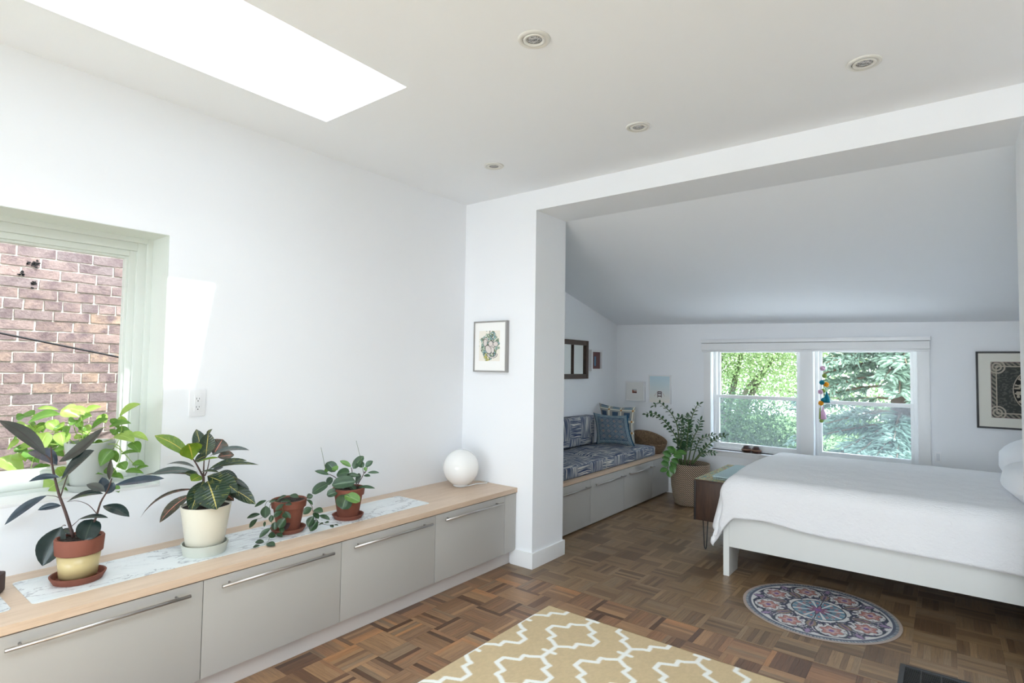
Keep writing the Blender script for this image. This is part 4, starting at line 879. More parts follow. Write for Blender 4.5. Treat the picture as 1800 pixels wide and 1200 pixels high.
def pillow(name, corners, thick, fn, mat, label, bulge_dir, nu=70, nv=60, cat='pillow', edge=None):
    """pillow from four corner points (bl, br, tr, tl); fn(u,v)->srgb; thickness bulges both ways, edges curve in between the corners"""
    bl_, br_, tr_, tl_ = (np.array(p) for p in corners); n = np.cross(br_ - bl_, tl_ - bl_); n = n / np.linalg.norm(n) * bulge_dir
    u, v = np.meshgrid(np.linspace(0, 1, nu + 1), np.linspace(0, 1, nv + 1)); u = u.ravel(); v = v.ravel()
    cu = .5 + (u - .5) * (1 - .10 * (1 - (2 * v - 1) ** 2) * np.abs(2 * u - 1) ** 2); cv = .5 + (v - .5) * (1 - .12 * (1 - (2 * u - 1) ** 2) * np.abs(2 * v - 1) ** 2)
    P = (bl_[None] * ((1 - cu) * (1 - cv))[:, None] + br_[None] * (cu * (1 - cv))[:, None] + tr_[None] * (cu * cv)[:, None] + tl_[None] * ((1 - cu) * cv)[:, None])
    h = ((1 - (2 * u - 1) ** 2) * (1 - (2 * v - 1) ** 2)) ** .42 * thick / 2 + (vnoise(u, v, 5, 7) - .5) * .02 * (1 - (2 * u - 1) ** 4) * (1 - (2 * v - 1) ** 4)
    F = P + n[None] * h[:, None]; B = P - n[None] * (h[:, None] * .8)
    c = np.clip(fn(u, v), 0, 1); c = np.where(c <= .04045, c / 12.92, ((c + .055) / 1.055) ** 2.4)
    i = (np.arange(nv)[:, None] * (nu + 1) + np.arange(nu)[None]).ravel(); q = np.stack([i, i + 1, i + nu + 2, i + nu + 1], 1); K = len(F)
    if bulge_dir < 0: q = q[:, ::-1]
    loc = tuple(float(x) for x in (bl_ + br_) / 2)
    return tag(fast_mesh(name, np.concatenate([F, B]), np.concatenate([q, q[:, ::-1] + K]), mat, np.concatenate([c, c]), smooth=True, loc=loc), label, cat)
def plaid(u, v):
    c = np.tile(np.array([[.62, .62, .60]]), (len(u), 1)); U = u * 3.1 + .1; V = v * 3.3 + .15
    iu = np.floor(U); iv = np.floor(V); fu = U - iu; fv = V - iv
    c = over(c, (fu > .18) * (fu < .86) * (fv > .35) * (fv < .88), (.27, .35, .44)); c = over(c, (fu < .35) * (fv > .1) * (fv < .95), (.60, .59, .57)); c = over(c, (fu > .35) * (fv < .35), (.50, .57, .60))
    c = over(c, (np.abs(fu - .08) < .05) | (np.abs(fv - .08) < .06), (.86, .84, .78)); c = over(c, (np.abs(fu - .08) < .07) & (np.abs(fv - .08) < .08), (.68, .48, .26)); return c
pillow('plaid_pillow', [(-3.27, 6.07, .612), (-2.86, 6.06, .612), (-2.895, 6.15, 1.035), (-3.372, 6.12, 1.06)], .13, plaid, CLOTHM, 'large grey and blue checked pillow with white lines behind the smaller one', 1)
def block(u, v):
    c = np.tile(np.array([[.42, .48, .53]]), (len(u), 1)); U = u * 6; V = v * 6; fu = U % 1 - .5; fv = V % 1 - .5; r = np.hypot(fu, fv); a = np.arctan2(fv, fu)
    even = ((np.floor(U) + np.floor(V)) % 2 < 1)
    c = over(c, (np.abs(r - .33) < .07) * (np.cos(a * 8) > -.2) * .9, (.62, .60, .58)); c = over(c, (np.abs(np.abs(fu) + np.abs(fv) - .5) < .07) * .7, (.28, .35, .45)); c = over(c, (r < .13), (.60, .50, .46)); c = over(c, (r < .08) * even, (.36, .48, .66))
    ed = np.minimum(np.minimum(u, 1 - u), np.minimum(v, 1 - v)); c = over(c, ed < .13, (.40, .50, .56)); c = over(c, (ed < .13) * (np.sin(u * 120) * np.sin(v * 120) > .3) * .8, (.66, .66, .64))
    c = over(c, np.abs(ed - .13) < .012, (.24, .33, .44)); return over(c, (np.minimum(u, 1 - u) < .035), (.13, .27, .36))
pillow('block_print_pillow', [(-3.20, 5.75, .612), (-2.775, 5.88, .612), (-2.89, 5.93, .955), (-3.28, 5.82, .965)], .14, block, CLOTHM, 'small blue block-printed pillow with dark teal edges in front', 1)

# woven bowl
WEAVE = M('woven_seagrass', rgb(140, 112, 88), .9); v_ = WEAVE.coord('Object', (1, 1, 1))
wv = WEAVE.t.nodes.new('ShaderNodeTexWave'); wv.bands_direction = 'Z'; wv.inputs['Scale'].default_value = 26; wv.inputs['Distortion'].default_value = 1.5; WEAVE.l(v_, wv.inputs[0])
WEAVE.color(WEAVE.mix(.3, WEAVE.ramp(WEAVE.noise(v_, 60, 4), [(.3, rgb(104, 80, 62)), (.7, rgb(168, 140, 112))]), WEAVE.ramp(wv.outputs['Fac'], [(.2, rgb(92, 70, 54)), (.7, rgb(160, 132, 104))]))); WEAVE.bump(wv.outputs['Fac'], .8, .008); WEAVE = WEAVE.m
bo = MB().lathe([(0, 0), (.13, 0), (.165, .03), (.192, .09), (.205, .15), (.208, .165), (.203, .172), (.195, .165), (.182, .09), (.155, .035), (.12, .012), (0, .012)], (-2.845, 6.385, .4745), 48).build('seagrass_bowl', WEAVE, smooth=True)
tag(bo, 'round brown seagrass basket at the end of the bench', 'basket')
# squashed side: dip of the rim towards the camera
for v in bo.data.vertices:
    v.co.y = v.co.y * .74 + .055
    if v.co.z > .06: v.co.z += (v.co.z - .06) * (.62 * math.sin(math.atan2(v.co.y, v.co.x) - 1.0) + .12)

# ---- ZZ plant in woven pot
PX, PYY = -2.262, 6.19
def basket_mat():
    m = M('black_and_natural_basket_weave', rough=.9); tc = m.t.nodes.new('ShaderNodeUVMap'); mp = m.t.nodes.new('ShaderNodeMapping'); m.l(tc.outputs[0], mp.inputs[0]); mp.inputs['Scale'].default_value = (52, 44, 1); 
    sp = m.t.nodes.new('ShaderNodeSeparateXYZ'); m.l(mp.outputs[0], sp.inputs[0]); a = m.t.nodes.new('ShaderNodeMath'); a.operation = 'ADD'; m.l(sp.outputs[0], a.inputs[0]); m.l(sp.outputs[1], a.inputs[1])
    fr = m.t.nodes.new('ShaderNodeMath'); fr.operation = 'FRACT'; m.l(a.outputs[0], fr.inputs[0])
    fy = m.t.nodes.new('ShaderNodeMath'); fy.operation = 'FRACT'; m.l(sp.outputs[1], fy.inputs[0])
    c = m.ramp(fr.outputs[0], [(.40, rgb(186, 166, 144)), (.5, rgb(46, 38, 36)), (.92, rgb(54, 44, 40)), (1.0, rgb(186, 166, 144))])
    c = m.mix(.3, c, m.ramp(fy.outputs[0], [(0, (.5, .5, .5)), (.25, (1, 1, 1)), (.8, (1, 1, 1)), (1, (.5, .5, .5))]), 'MULTIPLY'); m.color(c)
    m.bump(m.ramp(fy.outputs[0], [(0, (0, 0, 0)), (.3, (1, 1, 1)), (.7, (1, 1, 1)), (1, (0, 0, 0))]), .6, .006); return m.m
zz = thing('zz_plant', (PX, PYY, 0), 'tall leafy plant with arching stems in a black and beige woven pot', 'plant')
prof = [(0.0, .002), (.150, .002), (.166, .012), (.186, .10), (.201, .20), (.209, .30), (.213, .38), (.212, .44), (.209, .452), (.201, .452), (.198, .38), (.196, .33)]
MB().lathe(prof, (PX, PYY, 0), 72).build('woven_pot', basket_mat(), zz, smooth=True)
MB().grid(lambda u, v: (PX + .197 * v * math.cos(2 * PI * u), PYY + .197 * v * math.sin(2 * PI * u), .40 + random.uniform(-.006, .006) * (0 < u < 1)), 28, 6).build('soil', SOIL, zz, smooth=True)
D = depth_of((PX, PYY, .6)); z = zoomf(1120, 690, 5.714); r = random.Random(11)
zzl = [0]
def zz_stem(pts, offs, L, wd, n, mat=ZZL, start=.3, r0=.008):
    stem(zz, D, z, pts, r0, STEMG, offs, r1=.0025)
    P = [W(*z(x, y), D + offs[i]) for i, (x, y) in enumerate(pts)]; seg = [(P[i + 1] - P[i]).length for i in range(len(P) - 1)]; T = sum(seg)
    def at(t):
        d = t * T
        for i, s_ in enumerate(seg):
            if d <= s_ or i == len(seg) - 1: k = min(1, d / s_); return P[i].lerp(P[i + 1], k), (P[i + 1] - P[i]).normalized()
            d -= s_
    for i in range(n):
        t = start + (1 - start) * (i + .5) / n; p, d = at(t)
        for sg in (-1, 1):
            if zzl[0] >= 285: return
            view = (CAM_POS - p).normalized(); sd_ = d.cross(view).normalized() * sg; dirn = (sd_ * .8 + d * r.uniform(.35, .8) + view * r.uniform(-.5, .6) + Vector((0, 0, -.1))).normalized(); ll = L * (1 - .35 * (t - start)) * r.uniform(.85, 1.15)
            leaf(zz, p, p + dirn * ll, wd * r.uniform(.8, 1.15), mat, 'ellipse', .12, face=r.uniform(.1, .7), n=5, m=2); zzl[0] += 1
    p, d = at(1); leaf(zz, p, p + d * L * .9, wd, mat, 'ellipse', .1, face=.4, n=5, m=2); zzl[0] += 1
zz_stem([(430, 735), (400, 480), (340, 370), (250, 262), (150, 205), (90, 215)], [0, 0, -.02, -.05, -.08, -.1], .052, .034, 12, start=.28)
zz_stem([(445, 735), (415, 400), (370, 250), (290, 150), (220, 100), (170, 130)], [.02, .02, .02, .0, .0, 0], .055, .022, 13, start=.25)
zz_stem([(470, 735), (490, 500), (545, 260), (598, 135), (625, 118)], [0, 0, 0, .0, .0], .062, .024, 14, start=.2)
zz_stem([(505, 735), (560, 470), (610, 370), (638, 282)], [-.04, -.05, -.06, -.06], .068, .022, 12, start=.3)
zz_stem([(550, 715), (640, 600), (740, 500), (830, 445), (880, 432)], [-.02, -.04, -.06, -.08, -.1], .056, .026, 10, start=.25)
zz_stem([(545, 720), (590, 560), (640, 465), (760, 425)], [.05, .05, .05, .05], .052, .02, 9, start=.3)
zz_stem([(450, 735), (440, 450), (450, 262)], [.06, .06, .06], .062, .03, 12, start=.25)
zz_stem([(480, 735), (512, 400), (508, 250)], [-.06, -.06, -.06], .066, .036, 12, start=.3)
zz_stem([(560, 715), (640, 622), (700, 600), (780, 605)], [-.05, -.08, -.1, -.1], .05, .022, 6, start=.35)
zz_stem([(460, 735), (430, 560), (470, 380), (420, 250)], [-.02, -.02, .02, .04], .06, .03, 10, start=.3)
stem(zz, D, z, [(430, 735), (380, 620), (330, 640), (300, 780)], .007, STEMG, [-.1, -.17, -.2, -.22], r1=.003)
plant_leaves(zz, D, z, [(380, 610, 300, 545, 62, 'a', (-.2, -.21)), (345, 640, 255, 600, 58, 'a', (-.2, -.22)), (330, 680, 248, 652, 50, 'a', (-.21, -.23)), (320, 725, 238, 705, 62, 'a', (-.22, -.24)), (310, 770, 228, 790, 46, 'a', (-.22, -.24)), (312, 775, 330, 850, 54, 'a', (-.22, -.24)), (325, 735, 376, 815, 54, 'a', (-.22, -.24)), (330, 700, 392, 765, 54, 'a', (-.21, -.22)), (340, 672, 415, 705, 50, 'a', (-.21, -.2)), (360, 630, 458, 650, 56, 'a', (-.2, -.2)), (385, 600, 500, 612, 48, 'a', (-.18, -.18)), (350, 590, 405, 590, 50, 'a', (-.19, -.2))], dict(a=ZZLL), face=.75)

# ================================================================= WINDOW DRESSING
rb = thing('roller_blind', (-1.18, YB - .016, 1.76), 'rolled-up white blind in a cassette along the top of the window', 'blind')
MB().box((-2.255, YB - .07, 1.715), (-.112, YB - .0165, 1.79)).build('fabric', plain('white_blind_fabric', rgb(236, 237, 238), .85, var=.01), rb, bevel=.008)
MB().box((-2.26, YB - .075, 1.795), (-.107, YB - .0165, 1.835)).build('cassette', WHITEP, rb, bevel=.003)
MB().box((-2.252, YB - .066, 1.695), (-.115, YB - .046, 1.712)).build('bottom_bar', WHITEP, rb, bevel=.003)
POT = plain('dark_brown_ceramic', rgb(58, 36, 32), .3, var=.2, vs=40)
for x, lab in ((-1.772, 'dark brown round candle holder on the window sill, left of the pair'), (-1.668, 'dark brown round candle holder on the window sill, right of the pair')):
    o = thing('candle_holder', (x, YB - .0, WB['z0']), lab, 'candle holder')
    MB().lathe([(0, .0), (.034, 0), (.048, .012), (.052, .032), (.046, .052), (.038, .060), (.036, .074), (.030, .074), (.031, .058), (.036, .02), (0, .018)], (x, YB, WB['z0']), 24).build('body', POT, o, smooth=True)
    MB().lathe([(.0515, .025), (.0545, .030), (.0535, .038), (.0505, .042)], (x, YB, WB['z0']), 24).build('band', plain('tan_band', rgb(130, 100, 78), .6), o, smooth=True)
# pompom string
def wool(n, c): return plain(n, c, .95, bump=(150, 1, .01), var=.18, vs=90)
WL = dict(pink=wool('pink_wool', rgb(226, 184, 214)), green=wool('olive_wool', rgb(146, 168, 82)), teal=wool('teal_wool', rgb(20, 128, 150)), orange=wool('orange_wool', rgb(238, 156, 20)))
zp = zoomf(1400, 610, 8); D = depth_of((-1.0, YB - .04, 1.3))
pm = thing('pompom_garland', tuple(W(*zp(370, 100), D)), 'hanging string of coloured wool pompoms and tassels in the window', 'garland')
MB().tube([W(*zp(x, y), D) for x, y in ((372, 60), (368, 140), (370, 300), (364, 400), (352, 500), (340, 620), (345, 760), (340, 860), (350, 1030))], .0012, 6).build('string', STEMG, pm)
MB().tube([W(*zp(x, y), D) for x, y in ((368, 140), (385, 300), (402, 400), (404, 470), (416, 530), (424, 620))], .0012, 6).build('string', STEMG, pm)
for x, y, r_, k in ((370, 298, 35, 'pink'), (395, 402, 30, 'green'), (358, 497, 34, 'teal'), (418, 524, 36, 'orange'), (340, 628, 33, 'pink'), (375, 614, 30, 'green'), (378, 740, 31, 'teal'), (345, 787, 34, 'orange'), (352, 1035, 26, 'green')):
    P = W(*zp(x, y), D + random.uniform(-.01, .01)); R_ = r_ / 8 / FPX * D; bm = bmesh.new(); bmesh.ops.create_icosphere(bm, subdivisions=3, radius=R_)
    for v in bm.verts: v.co *= random.uniform(.9, 1.08)
    me = bpy.data.meshes.new('pompom'); bm.to_mesh(me); bm.free(); me.materials.append(WL[k]); o = bpy.data.objects.new('pompom', me); COL.objects.link(o); o.parent = pm; o.location = P - Vector(pm['_o']); o['label'] = k + ' pompom'
for x, y0, y1, w0, w1, k in ((426, 620, 778, 14, 42, 'teal'), (374, 830, 1010, 12, 44, 'pink'), (330, 850, 1010, 8, 12, 'green')):
    a = W(*zp(x, y0), D); c = W(*zp(x, y1), D); mb = MB(); px = FPX * 8 / D
    mb.tube([a, a.lerp(c, .15), a.lerp(c, .2), a.lerp(c, .6), c], [w0 / 2 / px, w0 * .9 / px, w0 * .8 / px, w1 * .85 / px, w1 / px], 14)
    o = mb.build('tassel', WL[k], pm, smooth=True); o['label'] = k + ' tassel'
sw = thing('wall_socket', (-.067, YB, .70), 'small white wall socket right of the back window just above the bed', 'outlet')
MB().box((-.092, YB - .006, .66), (-.042, YB, .755)).build('cover_plate', WHITEP, sw, bevel=.002)
MB().box((-.080, YB - .009, .675), (-.054, YB - .005, .74)).build('receptacle', plain('grey_socket', rgb(212, 215, 220), .5), sw, bevel=.001)

# ================================================================= SIDE CABINET
sc_ = thing('side_cabinet', (-1.50, 5.15, 0), 'dark wooden cabinet on hairpin legs at the foot of the bed', 'cabinet')
x0, x1, y0, y1, zb, zt = -1.684, -1.345, 4.70, 5.62, .240, .575
MB().box((x0 + .004, y0 + .006, zb), (x1 - .004, y1 - .006, zt - .012)).build('body', WALNUT, sc_, bevel=.004)
MB().box((x0, y0, zt - .012), (x1, y1, zt)).build('top', WALNUT, sc_, bevel=.004)
MB().box((x0 + .022, y0 - .002, zb + .012), (x1 - .01, y0 + .008, zt - .02)).build('front_panel', WALNUT, sc_, bevel=.002)
MB().box((x0 - .002, y0 - .001, zb), (x0 + .014, y0 + .012, zt - .012)).build('edge_strip', plain('black_lacquer', rgb(28, 22, 22), .4), sc_, bevel=.002)
MB().lathe([(0, -.008), (.012, -.008), (.014, -.004), (.014, 0), (0, 0)], (-1.40, y0 - .002, .47), 16, 'y').build('keyhole_plate', STEEL, sc_, smooth=True)
for lx, ly, in ((-1.60, 4.735), (-1.40, 4.735), (-1.60, 5.58), (-1.40, 5.58)):
    MB().tube([(lx - .02, ly, zb), (lx - .009, ly, .03), (lx - .005, ly, .010), (lx, ly, .0055), (lx + .005, ly, .010), (lx + .009, ly, .03), (lx + .02, ly, zb)], .0045, 8).build('hairpin_leg', BLACK, sc_, smooth=True)
def floral(u, v):
    c = np.tile(np.array([[.74, .70, .54]]), (len(u), 1)); U, V = u * .34 / .3, v * .92 / .3
    c = over(c, (vnoise(U, V, 16, 1) > .55), (.62, .67, .54)); c = over(c, (vnoise(U, V, 22, 2) > .66), (.68, .50, .44)); c = over(c, (vnoise(U, V, 26, 3) > .68), (.78, .76, .62)); return over(c, (vnoise(U, V, 30, 4) > .7), (.42, .56, .58))
tag(panel('table_runner', (x0 + .004, y0 + .004, zt + .0015), (x1 - x0 - .008, 0, 0), (0, y1 - y0 - .008, 0), 60, 150, floral, CLOTHM), 'thin multicoloured floral cloth covering the top of the dark cabinet', 'cloth')
rw = ALL[-1].modifiers.new('thickness', 'SOLIDIFY'); rw.thickness = .0012; rw.offset = 0
def herring():
    m = M('pale_blue_woven_blanket', rough=.95, spec=.1); v = m.coord('Object', (1, 1, 1)); w_ = m.t.nodes.new('ShaderNodeTexWave'); w_.inputs['Scale'].default_value = 32; w_.inputs['Distortion'].default_value = 3; m.l(v, w_.inputs[0])
    m.color(m.ramp(w_.outputs['Fac'], [(.3, rgb(150, 178, 184)), (.7, rgb(206, 222, 224))])); m.bump(w_.outputs['Fac'], .6, .005); return m.m
HB = herring()
def herring2():
    m = M('grey_green_herringbone', rough=.95, spec=.1); v = m.coord('Object', (1, 1, 1)); w_ = m.t.nodes.new('ShaderNodeTexWave'); w_.inputs['Scale'].default_value = 45; w_.inputs['Distortion'].default_value = 6; m.l(v, w_.inputs[0])
    m.color(m.ramp(w_.outputs['Fac'], [(.4, rgb(70, 84, 84)), (.6, rgb(182, 196, 188))])); return m.m
HB2 = herring2()
bk = thing('folded_blanket', (-1.46, 5.0, zt + .0025), 'folded pale blue and grey-green patterned blanket on the dark cabinet', 'blanket')
cushion((-1.55, 4.765, zt + .0025), (-1.345, 5.42, zt + .022), HB2, .009, .0, 'fold_layer', bk)
cushion((-1.553, 4.76, zt + .0225), (-1.345, 5.42, zt + .040), HB, .008, .002, 'fold_layer', bk)

# ================================================================= BED
YF0, YF1 = 4.243, 5.80; XB0, XB1 = -1.304, 1.02
bd = thing('bed', (-.2, 5.0, 0), 'white lacquered bed frame with a solid footboard and side rails', 'bed')
fb = MB()   # footboard with an arched cut-out below
N = 16; pts = [(YF0, 0), (YF0 + .21, 0)] + [(YF0 + .21 + .09 * (1 - math.cos(k / 8 * PI / 2)), .14 * math.sin(k / 8 * PI / 2) * 1.0 + .0) for k in range(1, 9)]
pts += [(YF1 - .30, .14)] + [(YF1 - .21 - .09 * (1 - math.cos(k / 8 * PI / 2)), .14 * math.sin(k / 8 * PI / 2)) for k in range(8, 0, -1)][1:] + [(YF1 - .21, 0), (YF1, 0), (YF1, .436), (YF0, .436)]
k = fb.add([(XB0, y, z_) for y, z_ in pts] + [(XB0 + .042, y, z_) for y, z_ in pts]); n = len(pts)
fb.face([k + i for i in range(n)][::-1]); fb.face([k + n + i for i in range(n)])
for i in range(n): j = (i + 1) % n; fb.face([k + i, k + j, k + n + j, k + n + i])
fb.build('footboard', BEDW, bd, bevel=.003)
MB().box((XB0 + .0425, YF0, .212), (XB1 - .04, YF0 + .018, .432)).build('side_rail', BEDW, bd, bevel=.003)
MB().box((XB0 + .0425, YF1 - .03, .212), (XB1 - .04, YF1, .432)).build('side_rail', BEDW, bd, bevel=.003)
MB().box((XB1 - .04, YF0, 0), (XB1, YF1, 1.0)).build('headboard', BEDW, bd, bevel=.004)
sl = MB(); sl.box((XB0 + .05, YF0 + .022, .30), (XB1 - .045, YF0 + .07, .33)); sl.box((XB0 + .05, YF1 - .07, .30), (XB1 - .045, YF1 - .035, .33)); sl.build('slat_support', BEDW, bd)
for i in range(14):
    x = XB0 + .12 + i * .145; MB().box((x, YF0 + .036, .33), (x + .07, YF1 - .036, .342)).build('slat', OAK, bd)
tag(cushion((XB0 + .055, YF0 + .022, .3445), (XB1 - .05, YF1 - .04, .66), NAVY, .05, .01, 'mattress'), 'dark navy mattress edge showing below the white quilt', 'mattress')
def quilt():
    nx, ny = 150, 150; x0q, x1q = XB0 + .10, .80; yq0, yq1 = YF0 + .10, YF1 - .06; hf, hx = .40, .42
    a = np.linspace(-hx, x1q - x0q, nx + 1); b_ = np.linspace(-hf, yq1 - yq0 + .30, ny + 1); A, B = np.meshgrid(a, b_); A = A.ravel(); B = B.ravel()
    da = np.maximum(0, -A); db = np.maximum(0, -B); dc = np.maximum(0, B - (yq1 - yq0))
    top = .742 - .03 * ((B - .75) / .8) ** 2 + .006 * np.sin(A * 3 + 1) * np.sin(B * 4)
    def roll(d, R, flare):
        """over a rounded edge: horizontal and vertical travel"""
        s = R * PI / 2; t = np.clip(d / s, 0, 1) * PI / 2; h = R * np.sin(t); v = R * (1 - np.cos(t)); e = np.maximum(0, d - s); return h + e * flare, v + e * math.sqrt(1 - flare ** 2)
    nearc = np.clip(1 - (B - .05) / .3, 0, 1); ha, va = roll(da, .115, .24); ha2, _ = roll(da, .115, .02); ha = ha * nearc + ha2 * (1 - nearc); hb, vb = roll(db, .125, .05); hc, vc = roll(dc, .1, .05)
    # in the corner the cloth cannot go both ways: it hangs as one fold
    vv = np.maximum(va, vb) + .38 * np.minimum(va, vb)
    X = x0q + np.maximum(A, 0) - ha * (1 - .25 * np.clip(vb / .4, 0, 1)); Y = yq0 + np.maximum(B, 0) - np.maximum(0, B - (yq1 - yq0)) + hc - hb * (1 - .2 * np.clip(va / .4, 0, 1))
    Z = top - vv - vc
    fold = np.clip(np.minimum(va, vb) / .2, 0, 1); X += .03 * fold * np.sin(B * 22); Y += .02 * fold * np.sin(A * 20)
    Y -= .006 * np.sin(A * 7 + .5) * np.clip(db / .3, 0, 1); Y -= .018 * np.clip(db / .3, 0, 1)
    Y = np.where((db > .2) & (A > -.02), np.minimum(Y, YF0 - .012), Y)
    Z = np.where(db > .3, Z, Z)
    # the hem rises at the foot end and sinks towards the head
    Z += np.clip(db / .4, 0, 1) * (.078 - .03 * np.clip(A, 0, 2.2) + .032 * np.exp(-((A - .20) / .20) ** 2)) * np.exp(-(da / .09) ** 2)
    nz = vnoise(A / 4 + 1, B / 4 + 1, 55, 4) - .5; Z += nz * .004 * (db < .1) ; Y -= nz * .005 * (db >= .1)
    i = (np.arange(ny)[:, None] * (nx + 1) + np.arange(nx)[None]).ravel(); q = np.stack([i, i + 1, i + nx + 2, i + nx + 1], 1)
    m = M('white_stitched_quilt', rgb(232, 233, 236), .9, spec=.15); v = m.coord('Object', (1, 1, 1))
    f = m.noise(m.coord('Object', (1, 2.2, 1.6)), 24, 5, .62, .8); g = f; w_ = m.t.nodes.new('ShaderNodeTexWave'); w_.bands_direction = 'Y'; w_.inputs['Scale'].default_value = 26; w_.inputs['Distortion'].default_value = 12; w_.inputs['Detail'].default_value = 3; m.l(v, w_.inputs[0])
    ad = m.t.nodes.new('ShaderNodeMath'); ad.operation = 'ADD'; m.l(f, ad.inputs[0]); m.l(w_.outputs['Fac'], ad.inputs[1]); m.bump(m.mix(.3, m.ramp(f, [(.3, (0, 0, 0)), (.7, (1, 1, 1))]), w_.outputs['Color']), .5, .006)
    o = fast_mesh('quilt', np.stack([X, Y, Z], 1), q, m.m, smooth=True, loc=(-.2, 5.0, .4)); md = o.modifiers.new('thickness', 'SOLIDIFY'); md.thickness = .008; md.offset = 1
    return tag(o, 'white stitched quilt draped over the bed', 'quilt')
quilt()
PW = plain('white_pillowcase', rgb(232, 234, 238), .9, bump=(60, .3, .006), var=.01)
def bedpillow(c, half, rot, label, seed):
    bm = bmesh.new(); bmesh.ops.create_cube(bm, size=2); bmesh.ops.subdivide_edges(bm, edges=bm.edges[:], cuts=12, use_grid_fill=True); r = random.Random(seed)
    for v in bm.verts:
        x, y, z_ = v.co; e = (1 - x ** 6 * .0) ; t = ((1 - min(1, abs(x)) ** 4.0) * (1 - min(1, abs(y)) ** 4.0)) ** .42
        k_ = 1 - .13 * (x * y) ** 2; v.co = Vector((x * half[0] * k_, y * half[1] * k_, z_ * half[2] * (t * .96 + .04) + .008 * math.sin(x * 5 + seed) * math.sin(y * 6)))
    me = bpy.data.meshes.new('bed_pillow'); bmesh.ops.remove_doubles(bm, verts=bm.verts[:], dist=1e-5)
    for f in bm.faces: f.smooth = True
    bm.to_mesh(me); bm.free(); me.materials.append(PW); o = bpy.data.objects.new('bed_pillow', me); COL.objects.link(o); o.location = c; o.rotation_euler = rot; ALL.append(o)
    return tag(o, label, 'pillow')
bedpillow((.57, 5.47, .945), (.30, .36, .12), (0, math.radians(-28), 0), 'white bed pillow leaning on the headboard, farther from the camera', 1)
bedpillow((.545, 4.70, .862), (.28, .355, .11), (0, math.radians(-14), math.radians(4)), 'white bed pillow lying nearest the camera at the right edge', 2)

# ================================================================= RUGS, REGISTER
XR0, XR1, YR0, YR1 = -1.985, .75, -1.6, 2.985  # near end lengthened out of view to bounce the roof window's sun
def trellis(u, v):
    x = XR0 + u * (XR1 - XR0); y = YR0 + v * (YR1 - YR0); c = np.tile(np.array([[.80, .715, .575]]), (len(u), 1)); n = vnoise(u * 8, v * 8, 40, 3); c = c * (1 + (n[:, None] - .5) * .05)
    dx_, dy_ = .322, .228; best = np.full(len(u), 9.0)
    Q = [(0, .160), (.052, .122), (.080, .114), (.072, .064), (.146, .030)]
    fx = (x + 1.667) / (2 * dx_); fy = (y - 2.742) / (2 * dy_)
    for ox, oy in ((0, 0), (.5, .5)):
        lx = np.abs(((fx - ox + .5) % 1) - .5) * 2 * dx_; ly = np.abs(((fy - oy + .5) % 1) - .5) * 2 * dy_
        segs = [(Q[i], Q[i + 1]) for i in range(4)] + [((.146, .03), (.146, -.03)), ((0, .158), (0, .24)), ((0, .228), (.034, .228))]
        segs += []
        for (a, b__) in segs:
            ax, ay = a; bx, by = b__; ex, ey = bx - ax, by - ay; t = np.clip(((lx - ax) * ex + (ly - ay) * ey) / (ex * ex + ey * ey), 0, 1); best = np.minimum(best, np.hypot(lx - ax - t * ex, ly - ay - t * ey))
    return over(c, np.clip((.0145 - best) / .004, 0, 1), (.95, .95, .93))
rg = tag(panel('area_rug', (XR0, YR0, .006), (XR1 - XR0, 0, 0), (0, YR1 - YR0, 0), 440, 740, trellis, RUGM), 'tan flat-woven area rug with a white trellis pattern', 'rug')
md = rg.modifiers.new('thickness', 'SOLIDIFY'); md.thickness = .0045; md.offset = -1
